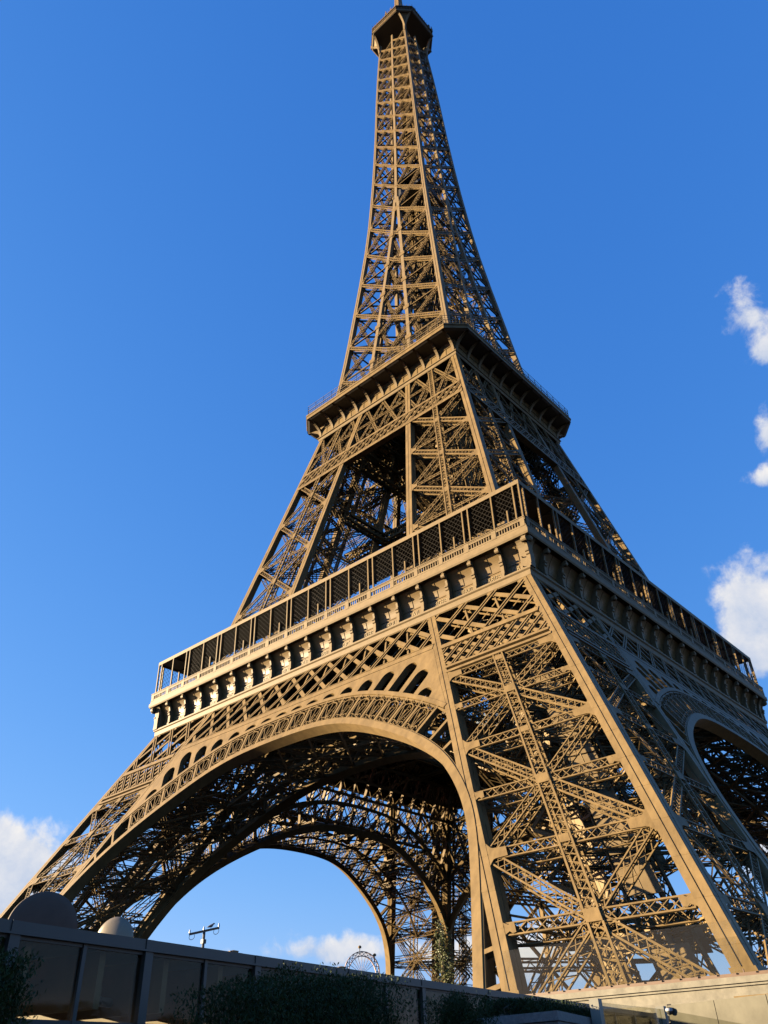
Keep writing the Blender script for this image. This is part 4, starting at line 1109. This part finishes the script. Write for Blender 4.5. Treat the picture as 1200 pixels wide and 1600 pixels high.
for off in (0, -.3):
    P = np.array([p*np.array([1+off*.6, 1+off*.6, 1]) + ([0, 0, off] if p[2] > 0 else [0, 0, 0]) for p in hp]); q.bars(P[:-1], P[1:], .05, .2, nh)
    if prev is not None: q.bars(prev[1:-1], P[2:] if len(P) else P, .04, .04, nh); q.bars(prev[2:], P[1:-1], .04, .04, nh)
    prev = P
for i in range(2, 12): q.bars([hp[i]], [dh*0+[0, 0, 8.0]], .03, .03, nh)
q.build('truss', mat('faded_red_steel', (.36, .24, .18), .6), ho)
for sx, hz_ in ((-.15, 9.75), (1.0, 9.2)):
    q = MB(); q.tube([dh*sx+[0, 0, hz_-.35], dh*sx+[0, 0, hz_]], .03, 6); q.lathe(dh*sx+np.array([0, 0, hz_]), [(.0, 0), (.12, .03), (.14, .12), (.08, .2), (0, .22)], 10); q.build('lamp_head', CREAM, ho)

# ------------------------------------------------------------------ glass screen, panel wall, camera
gs_ = empty('glass_screen', (60.95, -82.6, GZ), math.atan2(4.5, -.62)); tag(gs_, 'tall glass screen with pale end posts beside the stone planter', 'glass screen')
WPOST = mat('pale_post', (.20, .19, .155), .6, var=.1)
for x in (.0, 4.6): q = MB(); q.box((x-.11, -.11, 0), (x+.11, .11, 2.92)); q.build('post', WPOST, gs_)
q = MB(); q.box((.11, -.015, .15), (4.49, .015, 2.86)); q.build('glass_pane', GLASSM, gs_)
q = MB(); q.box((.11, .02, .15), (4.49, .05, 2.35)); q.build('lower_board', mat('dark_teal_board', (.05, .07, .065), .4), gs_)
q = MB(); q.box((.11, -.06, 2.38), (4.49, .06, 2.44)); q.build('rail', CREAM, gs_)
pw = empty('panel_wall', (60.5, -78.1, GZ), math.atan2(-2.8, 7.5)); tag(pw, 'smooth beige metal panel wall in the sunlit lower right corner', 'panel wall')
PW = mat('beige_metal_panel', (.095, .088, .068), .8, metal=.0, spec=.08, var=.28, scale=.9)
for i in range(6): q = MB(); q.box((.1+1.62*i, -.04, 0), (1.70+1.62*i, .04, 2.92)); q.build('panel', PW, pw)
q = MB(); q.box((0, .05, 0), (9.8, .12, 2.88)); q.build('backing', DARKM, pw)
sc = empty('security_camera', (60.66, -78.28, 9.10), R(-70)); sc.scale = (.75, .75, .75); tag(sc, 'grey dome security camera on a bracket at the end of the panel wall', 'camera')
q = MB(); q.box((-.25, -.03, .05), (.05, .03, .10)); q.box((-.27, -.07, -.02), (-.24, .07, .2)); q.build('bracket', DARKM, sc)
q = MB(); q.lathe((0.02, 0, .05), [(.0, .02), (.11, .02), (.13, -.02), (.13, -.07)], 16); q.build('housing', ROOFM, sc, smooth=True)
q = MB(); q.lathe((.02, 0, -.02), [(.11, 0), (.10, -.06), (.06, -.10), (0, -.115)], 16); q.build('dome', DARKM, sc, smooth=True)

# ------------------------------------------------------------------ trees under the tower
tr = empty('slender_tree', (33.35, -52.85, GZ)); tag(tr, 'slender yellow green tree with drooping branches inside the front arch', 'tree')
q = MB(); q.tube([(0, 0, 0), (.1, 0, 4), (.05, .1, 8), (0, 0, 9.9)], [.16, .13, .08, .02], 8); q.build('trunk', BARK, tr)
P = []; bq = MB()
for i in range(95):
    z = 2.0+8.0*rng.random()**.9; r = (1.35*(1-((z-2)/8.4)**1.6)+.25)*(.55+.6*rng.random()); a = rng.random()*6.283
    tip = np.array([r*math.cos(a), r*math.sin(a), z+.35]); bq.tube([(0.05, 0, z-.3), tip*[.6, .6, 1], tip+[0, 0, -.5]], [.03, .02, .008], 4)
    k = 75; t = rng.random((k, 1)); P.append(np.array([0.05, 0, z])*(1-t)+tip*t+rng.normal(size=(k, 3))*[.13, .13, .28]-np.array([0, 0, .5])*t)
q = MB(); leaves(q, np.concatenate(P), .17, -.5, 3); q.build('foliage', LEAFT, tr); bq.build('branches', BARK, tr)
for (x, y, h, lab) in ((-17.5, 36.0, 15.5, 'bare winter tree far behind the glass screen of the nearest leg'), (-26, 33, 13.5, 'shorter bare winter tree just left of the taller one')):
    t_ = empty('bare_tree', (x, y, GZ)); tag(t_, lab, 'tree', 'bare trees beyond the tower'); q = MB()
    q.tube([(0, 0, 0), (.1, 0, h*.35)], [.3, .22], 7); q.build('trunk', BARK, t_)
    cq = MB()
    def grow(p, d, L, r, dep):
        e = p+d*L; cq.tube([p, lerp(p, e, .5)+rng.normal(size=3)*L*.04, e], [r, r*.8, r*.6], 4)
        if dep == 0: return
        for _ in range(3): grow(e, nrm(d+rng.normal(size=3)*.45+[0, 0, .15]), L*.72, r*.6, dep-1)
    for _ in range(4): grow(np.array([.1, 0, h*.35]), nrm(np.array([rng.normal()*.4, rng.normal()*.4, 1.])), h*.2, .14, 4)
    cq.build('crown', BARK, t_)
